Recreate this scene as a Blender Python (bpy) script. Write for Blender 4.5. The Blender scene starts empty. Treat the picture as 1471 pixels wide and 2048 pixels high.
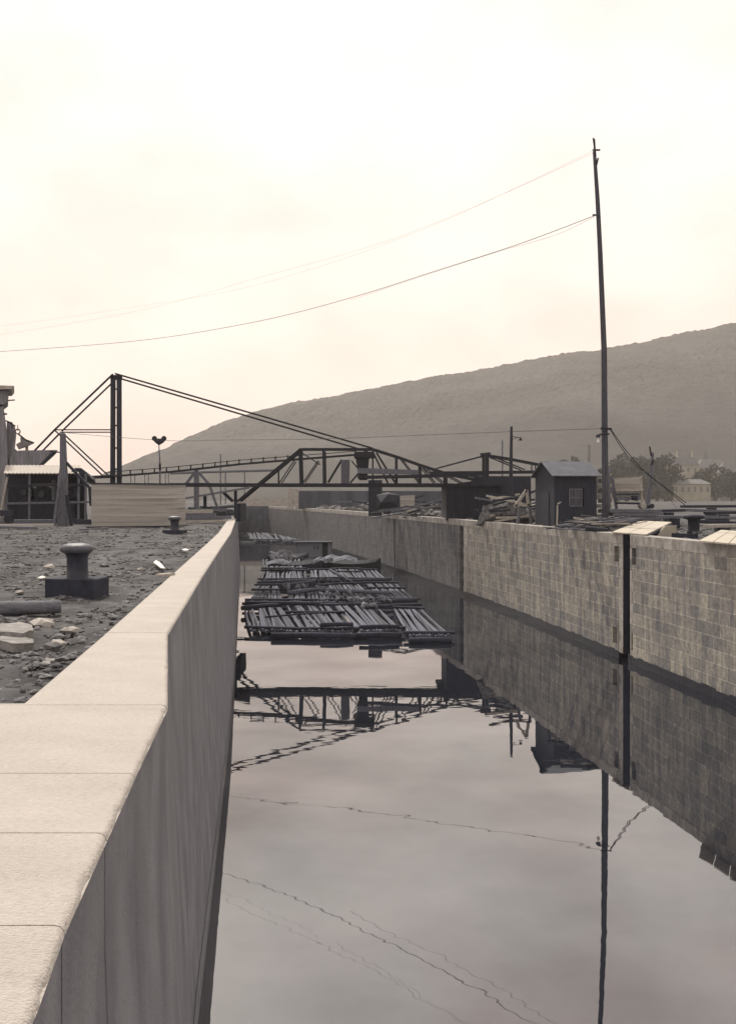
import bpy, math, random
from mathutils import Vector, Matrix, noise
R = math.radians
random.seed(7)
S = bpy.context.scene
# ---------------- camera, world, sun, exposure ----------------
H0 = 996.0; F = 2000.0; CX = 735.5; CZ = 1.5; WZ = -5.2
cam = bpy.data.cameras.new("camera"); co = bpy.data.objects.new("camera", cam); S.collection.objects.link(co)
co.location = (0, 0, CZ); co.rotation_euler = (R(90), 0, 0)
cam.sensor_fit = 'VERTICAL'; cam.sensor_height = 36; cam.lens = 36*F/2048
cam.shift_y = -(1024-H0)/2048
cam.clip_start = 0.05; cam.clip_end = 20000
S.camera = co
SUN_EL, SUN_AZ = 50, -18            # azimuth from +Y (ahead), negative = to the left
W = bpy.data.worlds.new("World"); S.world = W; W.use_nodes = True
nt = W.node_tree; N = nt.nodes; L = nt.links
bgn = N['Background']; bgn.inputs[1].default_value = 0.12
sky = N.new('ShaderNodeTexSky'); sky.sky_type = 'NISHITA'; sky.sun_disc = False
sky.sun_elevation = R(SUN_EL); sky.sun_rotation = R(SUN_AZ); sky.dust_density = 4; sky.air_density = 1.5
bw = N.new('ShaderNodeRGBToBW'); L.new(sky.outputs[0], bw.inputs[0])
pw = N.new('ShaderNodeMath'); pw.operation = 'POWER'; pw.inputs[1].default_value = 0.06; L.new(bw.outputs[0], pw.inputs[0])
tc = N.new('ShaderNodeTexCoord'); sp = N.new('ShaderNodeSeparateXYZ'); L.new(tc.outputs['Generated'], sp.inputs[0])
rp = N.new('ShaderNodeValToRGB'); L.new(sp.outputs['Z'], rp.inputs[0])
e = rp.color_ramp.elements
e[0].position = 0.0; e[0].color = (0.95, 0.79, 0.70, 1)
e[1].position = 0.34; e[1].color = (1.05, 0.985, 0.93, 1)
x = e.new(0.09); x.color = (1.0, 0.85, 0.765, 1)
x = e.new(0.2); x.color = (1.04, 0.94, 0.86, 1)
nz = N.new('ShaderNodeTexNoise'); nz.inputs['Scale'].default_value = 5; nz.inputs['Detail'].default_value = 7
mp0 = N.new('ShaderNodeMapping'); mp0.inputs['Scale'].default_value = (1, 1, 1.8); L.new(tc.outputs['Generated'], mp0.inputs[0]); L.new(mp0.outputs[0], nz.inputs['Vector'])
cr = N.new('ShaderNodeValToRGB'); L.new(nz.outputs['Fac'], cr.inputs[0])
cr.color_ramp.elements[0].position = .35; cr.color_ramp.elements[0].color = (0.95, 0.865, 0.85, 1)
cr.color_ramp.elements[1].position = .62; cr.color_ramp.elements[1].color = (1.03, 1.03, 1.02, 1)
m1 = N.new('ShaderNodeMixRGB'); m1.blend_type = 'MULTIPLY'; m1.inputs[0].default_value = 1; L.new(rp.outputs[0], m1.inputs[1]); L.new(cr.outputs[0], m1.inputs[2])
m2 = N.new('ShaderNodeVectorMath'); m2.operation = 'SCALE'; L.new(m1.outputs[0], m2.inputs[0])
mm = N.new('ShaderNodeMath'); mm.operation = 'MULTIPLY'; mm.inputs[1].default_value = 7.6; L.new(pw.outputs[0], mm.inputs[0]); L.new(mm.outputs[0], m2.inputs['Scale'])
L.new(m2.outputs[0], bgn.inputs[0])
sl = bpy.data.lights.new("sun", 'SUN'); so = bpy.data.objects.new("sun", sl); S.collection.objects.link(so)
sl.energy = 4.2; sl.angle = R(4); sl.color = (1, .93, .82)
sd = Vector((math.sin(R(SUN_AZ))*math.cos(R(SUN_EL)), math.cos(R(SUN_AZ))*math.cos(R(SUN_EL)), math.sin(R(SUN_EL))))
so.rotation_euler = sd.to_track_quat('Z', 'Y').to_euler()
S.view_settings.view_transform = 'Standard'; S.view_settings.look = 'None'; S.view_settings.exposure = 0.1; S.view_settings.gamma = 1
S.render.engine = 'CYCLES'; S.cycles.max_bounces = 6; S.cycles.volume_bounces = 1

# ---------------- helpers ----------------
def P(px, py, Y):                       # a point seen at (px, py), Y metres ahead
    return Vector(((px-CX)*Y/F, Y, CZ-(py-H0)*Y/F))
def G(px, py, z):                       # a point seen at (px, py) on the level z
    return P(px, py, F*(CZ-z)/(py-H0))
def mat(name, c, var=.35, scale=3.0, rough=.85, stretch=(1, 1, 1), bump=.3, bscale=None, metal=0, stain=None, space='Object', c2=None, spec=.3, rnd=0):
    m = bpy.data.materials.new(name); m.use_nodes = True
    def cool(q): w_ = max(0, 1-max(q)/.30)*(.45 if name in ('soil', 'rubble', 'slab', 'hill') else 1); return (q[0]*(1-.12*w_), q[1]*1.0, q[2]*(1+.34*w_))   # slate-cool greys
    c = cool(c)
    c2 = cool(c2) if c2 else None
    n = m.node_tree.nodes; l = m.node_tree.links; b = n['Principled BSDF']
    t = n.new('ShaderNodeTexCoord'); mp = n.new('ShaderNodeMapping'); mp.inputs['Scale'].default_value = stretch
    l.new(t.outputs[space], mp.inputs[0])
    a = n.new('ShaderNodeTexNoise'); a.inputs['Scale'].default_value = scale; a.inputs['Detail'].default_value = 8; a.inputs['Roughness'].default_value = .65
    l.new(mp.outputs[0], a.inputs['Vector'])
    r = n.new('ShaderNodeValToRGB'); l.new(a.outputs['Fac'], r.inputs[0])
    lo = [v*(1-var) for v in c]; hi = [min(1, v*(1+var)) for v in (c2 or c)]
    r.color_ramp.elements[0].position = .3; r.color_ramp.elements[0].color = (*lo, 1)
    r.color_ramp.elements[1].position = .7; r.color_ramp.elements[1].color = (*hi, 1)
    out = r.outputs[0]
    if stain:
        sc, st, amt = stain
        mp2 = n.new('ShaderNodeMapping'); mp2.inputs['Scale'].default_value = st; l.new(t.outputs[space], mp2.inputs[0])
        a2 = n.new('ShaderNodeTexNoise'); a2.inputs['Scale'].default_value = sc; a2.inputs['Detail'].default_value = 6; l.new(mp2.outputs[0], a2.inputs['Vector'])
        r2 = n.new('ShaderNodeValToRGB'); l.new(a2.outputs['Fac'], r2.inputs[0])
        r2.color_ramp.elements[0].position = .35; r2.color_ramp.elements[0].color = (1-amt, 1-amt, 1-amt*.95, 1)
        r2.color_ramp.elements[1].position = .6; r2.color_ramp.elements[1].color = (1, 1, 1, 1)
        mx = n.new('ShaderNodeMixRGB'); mx.blend_type = 'MULTIPLY'; mx.inputs[0].default_value = 1
        l.new(out, mx.inputs[1]); l.new(r2.outputs[0], mx.inputs[2]); out = mx.outputs[0]
    if rnd:
        oi = n.new('ShaderNodeObjectInfo'); mr = n.new('ShaderNodeMapRange'); mr.inputs['To Min'].default_value = 1-rnd; mr.inputs['To Max'].default_value = 1+rnd; l.new(oi.outputs['Random'], mr.inputs[0])
        vm = n.new('ShaderNodeVectorMath'); vm.operation = 'SCALE'; l.new(out, vm.inputs[0]); l.new(mr.outputs[0], vm.inputs['Scale']); out = vm.outputs[0]
    l.new(out, b.inputs['Base Color'])
    b.inputs['Roughness'].default_value = rough; b.inputs['Metallic'].default_value = metal; b.inputs['Specular IOR Level'].default_value = spec
    if bump:
        bn = n.new('ShaderNodeTexNoise'); bn.inputs['Scale'].default_value = bscale or scale*4; bn.inputs['Detail'].default_value = 6; l.new(mp.outputs[0], bn.inputs['Vector'])
        bp = n.new('ShaderNodeBump'); bp.inputs['Strength'].default_value = bump; bp.inputs['Distance'].default_value = .03
        l.new(bn.outputs['Fac'], bp.inputs['Height']); l.new(bp.outputs[0], b.inputs['Normal'])
    return m

class MB:
    def __init__(s): s.v = []; s.f = []; s.uv = None; s.mi = []
    def quad(s, a, b, c, d, mi=0):
        i = len(s.v); s.v += [Vector(a), Vector(b), Vector(c), Vector(d)]; s.f.append((i, i+1, i+2, i+3)); s.mi.append(mi)
    def poly(s, pts, mi=0):
        i = len(s.v); s.v += [Vector(p) for p in pts]; s.f.append(tuple(range(i, i+len(pts)))); s.mi.append(mi)
    def hexa(s, b, t):                  # bottom 4 points, top 4 points (same order)
        i = len(s.v); s.v += [Vector(p) for p in list(b)+list(t)]
        for q in ((3, 2, 1, 0), (4, 5, 6, 7), (0, 1, 5, 4), (1, 2, 6, 5), (2, 3, 7, 6), (3, 0, 4, 7)):
            s.f.append(tuple(i+k for k in q)); s.mi.append(0)
        return s
    def box(s, c, d, M=None):           # centre of box, size, optional rotation
        c = Vector(c); x, y, z = d[0]/2, d[1]/2, d[2]/2
        pts = [Vector(p) for p in ((-x, -y, -z), (x, -y, -z), (x, y, -z), (-x, y, -z), (-x, -y, z), (x, -y, z), (x, y, z), (-x, y, z))]
        if M is not None: pts = [M @ p for p in pts]
        pts = [p+c for p in pts]
        return s.hexa(pts[:4], pts[4:])
    def bar(s, a, b, w, h=None, up=(0, 0, 1)):      # squared timber / rolled bar from a to b
        a = Vector(a); b = Vector(b); h = h or w; d = (b-a).normalized(); u = Vector(up)
        if abs(d.dot(u)) > .98: u = Vector((0, 1, 0))
        r = d.cross(u).normalized(); u = r.cross(d).normalized()
        q = [r*(-w/2)+u*(-h/2), r*(w/2)+u*(-h/2), r*(w/2)+u*(h/2), r*(-w/2)+u*(h/2)]
        return s.hexa([a+p for p in q], [b+p for p in q])
    def tube(s, pts, rad, n=8, cap=True):
        pts = [Vector(p) for p in pts]; rad = rad if hasattr(rad, '__len__') else [rad]*len(pts)
        base = len(s.v)
        for k, p in enumerate(pts):
            d = (pts[min(k+1, len(pts)-1)]-pts[max(k-1, 0)]).normalized()
            u = Vector((0, 0, 1)) if abs(d.z) < .9 else Vector((0, 1, 0))
            r = d.cross(u).normalized(); u = r.cross(d)
            for j in range(n):
                t = 2*math.pi*j/n; s.v.append(p+(r*math.cos(t)+u*math.sin(t))*rad[k])
        for k in range(len(pts)-1):
            for j in range(n):
                a = base+k*n+j; b = base+k*n+(j+1) % n
                s.f.append((a, b, b+n, a+n)); s.mi.append(0)
        if cap:
            s.f.append(tuple(base+j for j in range(n))[::-1]); s.mi.append(0)
            e = base+(len(pts)-1)*n; s.f.append(tuple(e+j for j in range(n))); s.mi.append(0)
        return s
    def lathe(s, c, prof, n=28):
        c = Vector(c); return s.tube([c+Vector((0, 0, z)) for r, z in prof], [r for r, z in prof], n)
    def rock(s, c, r, sq=(1, 1, .6), rot=0, sub=0, seed=None):
        rr = random.Random(seed if seed is not None else random.random())
        t = (1+5**.5)/2
        V = [(-1, t, 0), (1, t, 0), (-1, -t, 0), (1, -t, 0), (0, -1, t), (0, 1, t), (0, -1, -t), (0, 1, -t), (t, 0, -1), (t, 0, 1), (-t, 0, -1), (-t, 0, 1)]
        Fc = [(0, 11, 5), (0, 5, 1), (0, 1, 7), (0, 7, 10), (0, 10, 11), (1, 5, 9), (5, 11, 4), (11, 10, 2), (10, 7, 6), (7, 1, 8), (3, 9, 4), (3, 4, 2), (3, 2, 6), (3, 6, 8), (3, 8, 9), (4, 9, 5), (2, 4, 11), (6, 2, 10), (8, 6, 7), (9, 8, 1)]
        i = len(s.v); c = Vector(c); cr_, sr_ = math.cos(rot), math.sin(rot)
        for v in V:
            p = Vector(v).normalized()*r*rr.uniform(.7, 1.15)
            p = Vector((p.x*sq[0], p.y*sq[1], p.z*sq[2])); p = Vector((p.x*cr_-p.y*sr_, p.x*sr_+p.y*cr_, p.z))
            s.v.append(c+p)
        for q in Fc: s.f.append(tuple(i+k for k in q)); s.mi.append(0)
        return s
    def build(s, name, m, parent=None, smooth=False, bevel=0, jitter=0):
        me = bpy.data.meshes.new(name)
        o0 = parent_world(parent)
        me.from_pydata([tuple(v-o0) for v in s.v], [], s.f); me.update()
        ms = m if isinstance(m, (list, tuple)) else [m]
        for q in ms: me.materials.append(q)
        if len(ms) > 1: me.polygons.foreach_set('material_index', s.mi)
        if smooth: me.polygons.foreach_set('use_smooth', [True]*len(me.polygons))
        if s.uv:
            ul = me.uv_layers.new(name='UVMap'); k = 0
            for p in me.polygons:
                for li in p.loop_indices: ul.data[li].uv = s.uv[p.index][li-p.loop_start]
        o = bpy.data.objects.new(name, me); S.collection.objects.link(o)
        if parent is not None: o.parent = parent
        if bevel:
            b = o.modifiers.new('bevel', 'BEVEL'); b.width = bevel; b.segments = 2; b.limit_method = 'ANGLE'
        return o
def parent_world(p):
    v = Vector((0, 0, 0))
    while p is not None: v = v+Vector(p.location); p = p.parent
    return v
def thing(name, label, cat, loc=(0, 0, 0), group=None):
    o = bpy.data.objects.new(name, None); S.collection.objects.link(o); o.location = loc; o.empty_display_size = .2
    o['label'] = label; o['category'] = cat
    if group: o['group'] = group
    return o
def tag(o, label, cat, group=None):
    o['label'] = label; o['category'] = cat
    if group: o['group'] = group
    return o
def kids(o): return [c for c in S.collection.objects if c.parent == o]
def dup(o, loc, rz=None, label=None, sc=None, group=None, rot=None):
    r = o.copy(); S.collection.objects.link(r); r.location = loc
    if rz is not None: r.rotation_euler = (0, 0, rz)
    if rot is not None: r.rotation_euler = rot
    if sc is not None: r.scale = sc if hasattr(sc, '__len__') else (sc,)*3
    if label: r['label'] = label
    if group: r['group'] = group
    for c in kids(o):
        d = c.copy(); S.collection.objects.link(d); d.parent = r
        for g in kids(c):
            h = g.copy(); S.collection.objects.link(h); h.parent = d
    return r
def struct(o, kind='structure'): o['kind'] = kind; return o
def lerp(a, b, t): return a+(b-a)*t
def interp(tab, y):
    if y <= tab[0][0]:
        (a, b), (c, d) = tab[0], tab[1]; return b+(d-b)*(y-a)/(c-a)
    for (a, b), (c, d) in zip(tab, tab[1:]):
        if y <= c: return b+(d-b)*(y-a)/(c-a)
    (a, b), (c, d) = tab[-2], tab[-1]; return b+(d-b)*(y-a)/(c-a)

# ---------------- materials ----------------
M = {}
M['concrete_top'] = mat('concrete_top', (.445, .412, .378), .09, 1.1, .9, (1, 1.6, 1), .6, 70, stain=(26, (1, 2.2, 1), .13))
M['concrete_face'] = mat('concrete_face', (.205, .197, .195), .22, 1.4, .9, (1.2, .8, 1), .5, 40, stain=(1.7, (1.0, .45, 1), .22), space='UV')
M['concrete_old'] = mat('concrete_old', (.10, .10, .106), .35, 1.5, .9, (1, 1, .7), .4, 5, stain=(1.1, (1, 1, .3), .35))
M['soil'] = mat('soil', (.030, .0285, .0285), .8, 1.6, .95, (1, 1, 1), 1.0, 11, stain=(.5, (1, 1, 1), .55), c2=(.075, .071, .067))
M['rubble'] = mat('rubble', (.05, .048, .05), .8, 5, .95, bump=.6, c2=(.125, .12, .115))
M['pale_stone'] = mat('pale_stone', (.33, .31, .29), .3, 3, .9)
M['white_scrap'] = mat('white_scrap', (.75, .72, .68), .1, 3, .8)
M['dark_iron'] = mat('dark_iron', (.014, .014, .018), .4, 6, .65, bump=.25, metal=.0)
M['iron_worn'] = mat('iron_worn', (.06, .058, .06), .5, 8, .45, bump=.2, metal=.3)
M['timber_dark'] = mat('timber_dark', (.030, .030, .034), .5, 4, .9, (6, 6, .8))
M['timber'] = mat('timber', (.13, .125, .125), .45, 4, .9, (5, 5, .7))
M['timber_pale'] = mat('timber_pale', (.36, .335, .30), .35, 3, .9, (.6, 6, 6))
M['board_grey'] = mat('board_grey', (.34, .325, .305), .45, 1.0, .9, (.12, .12, 5), .3)
M['log'] = mat('log', (.088, .088, .095), .7, 2.5, .85, (5, .6, 5), .6, rnd=.55)
M['log_end'] = mat('log_end', (.03, .03, .038), .4, 4)
M['hut_board'] = mat('hut_board', (.032, .033, .036), .35, 3, .9, (9, 9, .6))
M['roof_felt'] = mat('roof_felt', (.075, .074, .074), .3, 2, .8)
M['glass'] = mat('glass', (.03, .032, .04), .2, 2, .12, bump=0, spec=.6)
M['tarp'] = mat('tarp', (.016, .0165, .021), .4, 2, .8)
M['plaster'] = mat('plaster', (.30, .285, .24), .2, .3, .9, bump=0)
M['far_roof'] = mat('far_roof', (.14, .133, .12), .2, .3, .9, bump=0)
M['leaf'] = mat('leaf', (.045, .05, .04), .6, .35, .9, bump=0)
M['bark'] = mat('bark', (.06, .055, .05), .3, 2, .9)
M['wet'] = mat('wet_band', (.018, .02, .024), .5, 3, .35, (1, 1, .5), .5)
M['groove_dark'] = mat('groove_dark', (.09, .088, .09), .3, 5)
M['insulator'] = mat('insulator', (.7, .68, .66), .1, 4, .3)

# masonry with pale joints
def masonry(name, col):
    m = bpy.data.materials.new(name); m.use_nodes = True
    n = m.node_tree.nodes; l = m.node_tree.links; b = n['Principled BSDF']
    t = n.new('ShaderNodeTexCoord')
    br = n.new('ShaderNodeTexBrick'); l.new(t.outputs['UV'], br.inputs['Vector'])
    br.inputs['Scale'].default_value = 1; br.inputs['Brick Width'].default_value = .95; br.inputs['Row Height'].default_value = .45
    br.inputs['Mortar Size'].default_value = .014; br.inputs['Mortar Smooth'].default_value = .4; br.inputs['Bias'].default_value = .12
    br.inputs['Color1'].default_value = col[0]; br.inputs['Color2'].default_value = col[1]; br.inputs['Mortar'].default_value = col[2]
    br.offset = .5; br.offset_frequency = 2; br.squash = .75; br.squash_frequency = 3
    nz = n.new('ShaderNodeTexNoise'); nz.inputs['Scale'].default_value = 5; nz.inputs['Detail'].default_value = 9; nz.inputs['Roughness'].default_value = .7; l.new(t.outputs['UV'], nz.inputs['Vector'])
    r = n.new('ShaderNodeValToRGB'); l.new(nz.outputs['Fac'], r.inputs[0]); r.color_ramp.elements[0].position = .3; r.color_ramp.elements[0].color = (.6, .6, .63, 1); r.color_ramp.elements[1].position = .7; r.color_ramp.elements[1].color = (1.35, 1.34, 1.3, 1)
    mp = n.new('ShaderNodeMapping'); mp.inputs['Scale'].default_value = (1.6, .22, 1); l.new(t.outputs['UV'], mp.inputs[0])
    n2 = n.new('ShaderNodeTexNoise'); n2.inputs['Scale'].default_value = 1.6; n2.inputs['Detail'].default_value = 6; l.new(mp.outputs[0], n2.inputs['Vector'])
    r2 = n.new('ShaderNodeValToRGB'); l.new(n2.outputs['Fac'], r2.inputs[0]); r2.color_ramp.elements[0].position = .35; r2.color_ramp.elements[0].color = (.62, .63, .67, 1); r2.color_ramp.elements[1].position = .65; r2.color_ramp.elements[1].color = (1.2, 1.17, 1.05, 1)
    a = n.new('ShaderNodeMixRGB'); a.blend_type = 'MULTIPLY'; a.inputs[0].default_value = 1; l.new(br.outputs[0], a.inputs[1]); l.new(r.outputs[0], a.inputs[2])
    c = n.new('ShaderNodeMixRGB'); c.blend_type = 'MULTIPLY'; c.inputs[0].default_value = 1; l.new(a.outputs[0], c.inputs[1]); l.new(r2.outputs[0], c.inputs[2])
    l.new(c.outputs[0], b.inputs['Base Color']); b.inputs['Roughness'].default_value = .9; b.inputs['Specular IOR Level'].default_value = .2
    bp = n.new('ShaderNodeBump'); bp.inputs['Strength'].default_value = .5; bp.inputs['Distance'].default_value = .03
    l.new(nz.outputs['Fac'], bp.inputs['Height']); l.new(bp.outputs[0], b.inputs['Normal'])
    return m
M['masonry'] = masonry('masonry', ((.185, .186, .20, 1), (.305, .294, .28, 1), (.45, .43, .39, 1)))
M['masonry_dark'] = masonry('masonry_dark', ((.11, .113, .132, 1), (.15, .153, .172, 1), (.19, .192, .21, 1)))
def water_mat():
    m = bpy.data.materials.new('water'); m.use_nodes = True
    n = m.node_tree.nodes; l = m.node_tree.links; n.remove(n['Principled BSDF']); out = n['Material Output']
    d = n.new('ShaderNodeBsdfDiffuse'); d.inputs[0].default_value = (.010, .012, .018, 1)
    g = n.new('ShaderNodeBsdfGlossy'); g.inputs['Roughness'].default_value = .012; g.inputs[0].default_value = (.97, .96, .97, 1)
    fr = n.new('ShaderNodeFresnel'); fr.inputs[0].default_value = 1.34
    t = n.new('ShaderNodeTexCoord'); mp = n.new('ShaderNodeMapping'); mp.inputs['Scale'].default_value = (.45, .8, 1); l.new(t.outputs['Object'], mp.inputs[0])
    nz = n.new('ShaderNodeTexNoise'); nz.inputs['Scale'].default_value = 1.0; nz.inputs['Detail'].default_value = 3; l.new(mp.outputs[0], nz.inputs['Vector'])
    bp = n.new('ShaderNodeBump'); bp.inputs['Strength'].default_value = .28; bp.inputs['Distance'].default_value = .01; l.new(nz.outputs['Fac'], bp.inputs['Height'])
    l.new(bp.outputs[0], g.inputs['Normal'])
    # mottled cloud reflections put into the mirror strength as random weaker patches
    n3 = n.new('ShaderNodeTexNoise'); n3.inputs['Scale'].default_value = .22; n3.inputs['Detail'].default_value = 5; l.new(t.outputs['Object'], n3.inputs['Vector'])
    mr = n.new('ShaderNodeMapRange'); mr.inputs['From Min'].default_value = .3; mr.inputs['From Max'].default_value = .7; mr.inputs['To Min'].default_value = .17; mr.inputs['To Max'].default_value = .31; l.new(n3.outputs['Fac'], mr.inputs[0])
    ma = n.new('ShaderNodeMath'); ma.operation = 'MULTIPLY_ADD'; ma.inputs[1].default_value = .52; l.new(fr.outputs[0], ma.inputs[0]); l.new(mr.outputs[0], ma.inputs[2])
    mx = n.new('ShaderNodeMixShader'); l.new(ma.outputs[0], mx.inputs[0]); l.new(d.outputs[0], mx.inputs[1]); l.new(g.outputs[0], mx.inputs[2]); l.new(mx.outputs[0], out.inputs[0])
    return m
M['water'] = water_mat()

# ---------------- banks of the canal (plan) ----------------
LT = [(-6, -.02), (2.99, -.986), (3.51, -1.063), (4.48, -1.166), (5.6, -1.285), (7.25, -1.45), (11.15, -2.23), (19.2, -3.18), (29.7, -4.38), (42.9, -5.87), (91, -11.85)]   # water edge of the left wall top
LB = [(-6, .1), (7.25, -1.38), (12.68, -2.2), (30.2, -4.15), (91, -11.6)]                       # left wall at the water
LO = [(7.32, -2.52), (10.8, -2.88), (19.2, -3.80), (29.7, -4.95), (42.9, -6.42), (91, -12.4)]    # land edge
RT = [(-30, 20.0), (32, 11.8), (41.1, 10.6), (57, 8.5), (68, 6.7), (94, 2.2), (120, -3.0), (150, -9.6), (187, -18.6)]
GZ = -.15
def nv(x, y, s=1, a=1): return a*noise.noise(Vector((x*s, y*s, 3.7)))

# water
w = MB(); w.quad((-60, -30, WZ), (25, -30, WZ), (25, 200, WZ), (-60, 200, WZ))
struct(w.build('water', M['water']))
# ground: one sheet per bank, meeting beyond the canal's end wall
def bank(name, edge, far, z0, side):
    b = MB(); ys = [-30, -10, 0, 3, 5, 7.33]
    y = 7.33
    while y < 60: y += .28+y*.012; ys.append(y)
    while y < 186: y += 4; ys.append(min(y, 186.9))
    ys += [187.2, 220, 280, 400, 600, 900, 1400, 2200, 3000]
    ts = [0]; t = 0
    while t < 40: t += .18+t*.06; ts.append(t)
    ts += [60, 100, 180, 350, 700, 1400, far]
    for y in ys:
        e0 = edge(y)
        for t in ts:
            X = e0+side*t
            k = min(1, t*2)*(1 if y < 120 else .3)
            z = z0+k*(nv(X, y, .5, .10)+nv(X, y, 1.7, .05)+nv(X, y, 5, .03)) if t < 60 else z0
            b.v.append(Vector((X, y, z)))
    n = len(ts)
    for j in range(len(ys)-1):
        for i in range(n-1):
            a = j*n+i; q = (a, a+1, a+1+n, a+n)
            b.f.append(q if side > 0 else q[::-1]); b.mi.append(0)
    o = b.build(name, M['soil'], smooth=True); struct(o)
def eL(y): return (interp(LO, y)-.0 if y >= 7.3 else -5.2)+(.03 if y >= 7.3 else 0)
def eLfull(y):
    return eL(y) if y <= 187 else -17.9
def eR(y): return interp(RT, y)+.42 if y <= 187 else -17.9
bank('ground', eLfull, 3000, GZ, -1)
bank('ground', eR, 3000, GZ+.02, 1)

# ---------------- left quay wall ----------------
qw = thing('quay_wall', 'pale concrete quay wall with rounded edge running away along the left side', 'wall', (-2, 7, 0))
def coping_seg(mb, y0, y1, gap=.008, steps=1):
    ys = [y0+gap/2+(y1-y0-gap)*k/steps for k in range(steps+1)]
    r = .035; th = .035
    prev = None
    for y in ys:
        xi = interp(LT, y); xo = interp(LO, y) if y > 7.26 else (-5.2)
        prof = [(xo, -th), (xo, -.015), (xo+.015, 0), (xi-r, 0), (xi-r*.45, -r*.13), (xi-r*.13, -r*.45), (xi, -r), (xi, -th)]
        row = [Vector((a, y, b)) for a, b in prof]
        if 0 < y < 45:
            ch = max(0, noise.noise(Vector((y*6, 1.3, 0)))-.25)*.035+max(0, noise.noise(Vector((y*19, 4.3, 0)))-.2)*.012+cj.uniform(0, .0015)
            for q_ in (3, 4, 5, 6): row[q_].x -= ch*(1, .9, .8, .5)[q_-3]; row[q_].z -= ch*(.05, .4, .6, .7)[q_-3]
        i = len(mb.v); mb.v += row
        if prev is not None:
            for k in range(7): mb.f.append((prev+k, i+k, i+k+1, prev+k+1)[::-1]); mb.mi.append(0)
            mb.f.append((prev+7, i+7, i, prev)[::-1]); mb.mi.append(0)
        else: mb.f.append(tuple(range(i, i+8))[::-1]); mb.mi.append(0)
        prev = i
    mb.f.append(tuple(range(prev, prev+8))); mb.mi.append(0)
cp = MB(); cj = random.Random(23)
js = [-6, 2.2, 3.51, 4.48, 5.45, 7.25]
for a, b in zip(js, js[1:]): coping_seg(cp, a, b, .009, 60)
js = [7.25, 11.15, 19.2, 25, 30.5, 36.5, 42.9, 50, 58, 66, 74, 82, 91]
for a, b in zip(js, js[1:]): coping_seg(cp, a, b, .022 if a > 11 else .012, 90 if a < 42 else 6)
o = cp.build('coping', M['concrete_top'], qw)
o.modifiers.new('es', 'EDGE_SPLIT').split_angle = R(40); o.data.polygons.foreach_set('use_smooth', [True]*len(o.data.polygons))
fc = MB(); wt = MB(); prev = None
y = -6; ys = []
while y < 91: ys.append(y); y += .5 if y < 30 else 2
ys.append(91)
def kf(y): return max(0, min(1, (10.5-y)/3.3))
def XB(y):                                        # foot of the left wall: splayed out near the camera
    return lerp(interp(LB, y), max(interp(LB, y), interp(LT, y)+.30), kf(y))
fc.uv = []
def face_rows(y):
    xt = interp(LT, y)-.012; xb = XB(y); k = kf(y); r = []
    for t in (0, .1, .18, .26, .36, .5, .7, 1):
        sm = t*t*(3-2*t); r.append((lerp(xt, xb, lerp(t, max(0, (t-.12)/.88)**1.15, k)), lerp(-.035, WZ+.25, t)))
    return r
for y in ys:
    rows = face_rows(y)
    i = len(fc.v); fc.v += [Vector((a, y, z)) for a, z in rows]
    if prev is not None:
        for k2 in range(7):
            fc.f.append((prev+k2, prev+k2+1, i+k2+1, i+k2)); fc.mi.append(0); za, zb_ = rows[k2][1], rows[k2+1][1]; fc.uv.append([(yp, za), (yp, zb_), (y, zb_), (y, za)])
    prev = i; yp = y
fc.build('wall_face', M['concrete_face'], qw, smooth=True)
jl = MB()
for yj in (3.51, 4.48, 19.2, 25, 30.5, 36.5, 42.9):
    A = face_rows(yj-.004-yj*.0003); Bq = face_rows(yj+.004+yj*.0003)
    for (a, b), (c, d) in zip(zip(A, A[1:]), zip(Bq, Bq[1:])):
        jl.quad((a[0]+.003, yj-.004-yj*.0003, a[1]), (b[0]+.003, yj-.004-yj*.0003, b[1]), (d[0]+.003, yj+.004+yj*.0003, d[1]), (c[0]+.003, yj+.004+yj*.0003, c[1]))
jl.build('joint_line', M['groove_dark'], qw)
for a, b in zip(ys, ys[1:]):
    A = XB(a)+.012; B = XB(b)+.012
    wt.quad((A, a, WZ-.4), (B, b, WZ-.4), (B, b, WZ+.27), (A, a, WZ+.27)); wt.quad((A, a, WZ+.27), (B, b, WZ+.27), (B-.02, b, WZ+.27), (A-.02, a, WZ+.27))
wt.build('waterline_band', M['wet'], qw)
e_ = MB(); e_.quad((-12.4, 91, WZ-.3), (-11.85, 91, WZ-.3), (-11.85, 91, -.3), (-12.4, 91, -.3)); e_.quad((-12.4, 91, WZ-.3), (-12.4, 91, GZ), (-17.9-7, 187, GZ), (-25, 187, WZ-.3))
e_.build('end_face', M['concrete_old'], qw)

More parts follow.
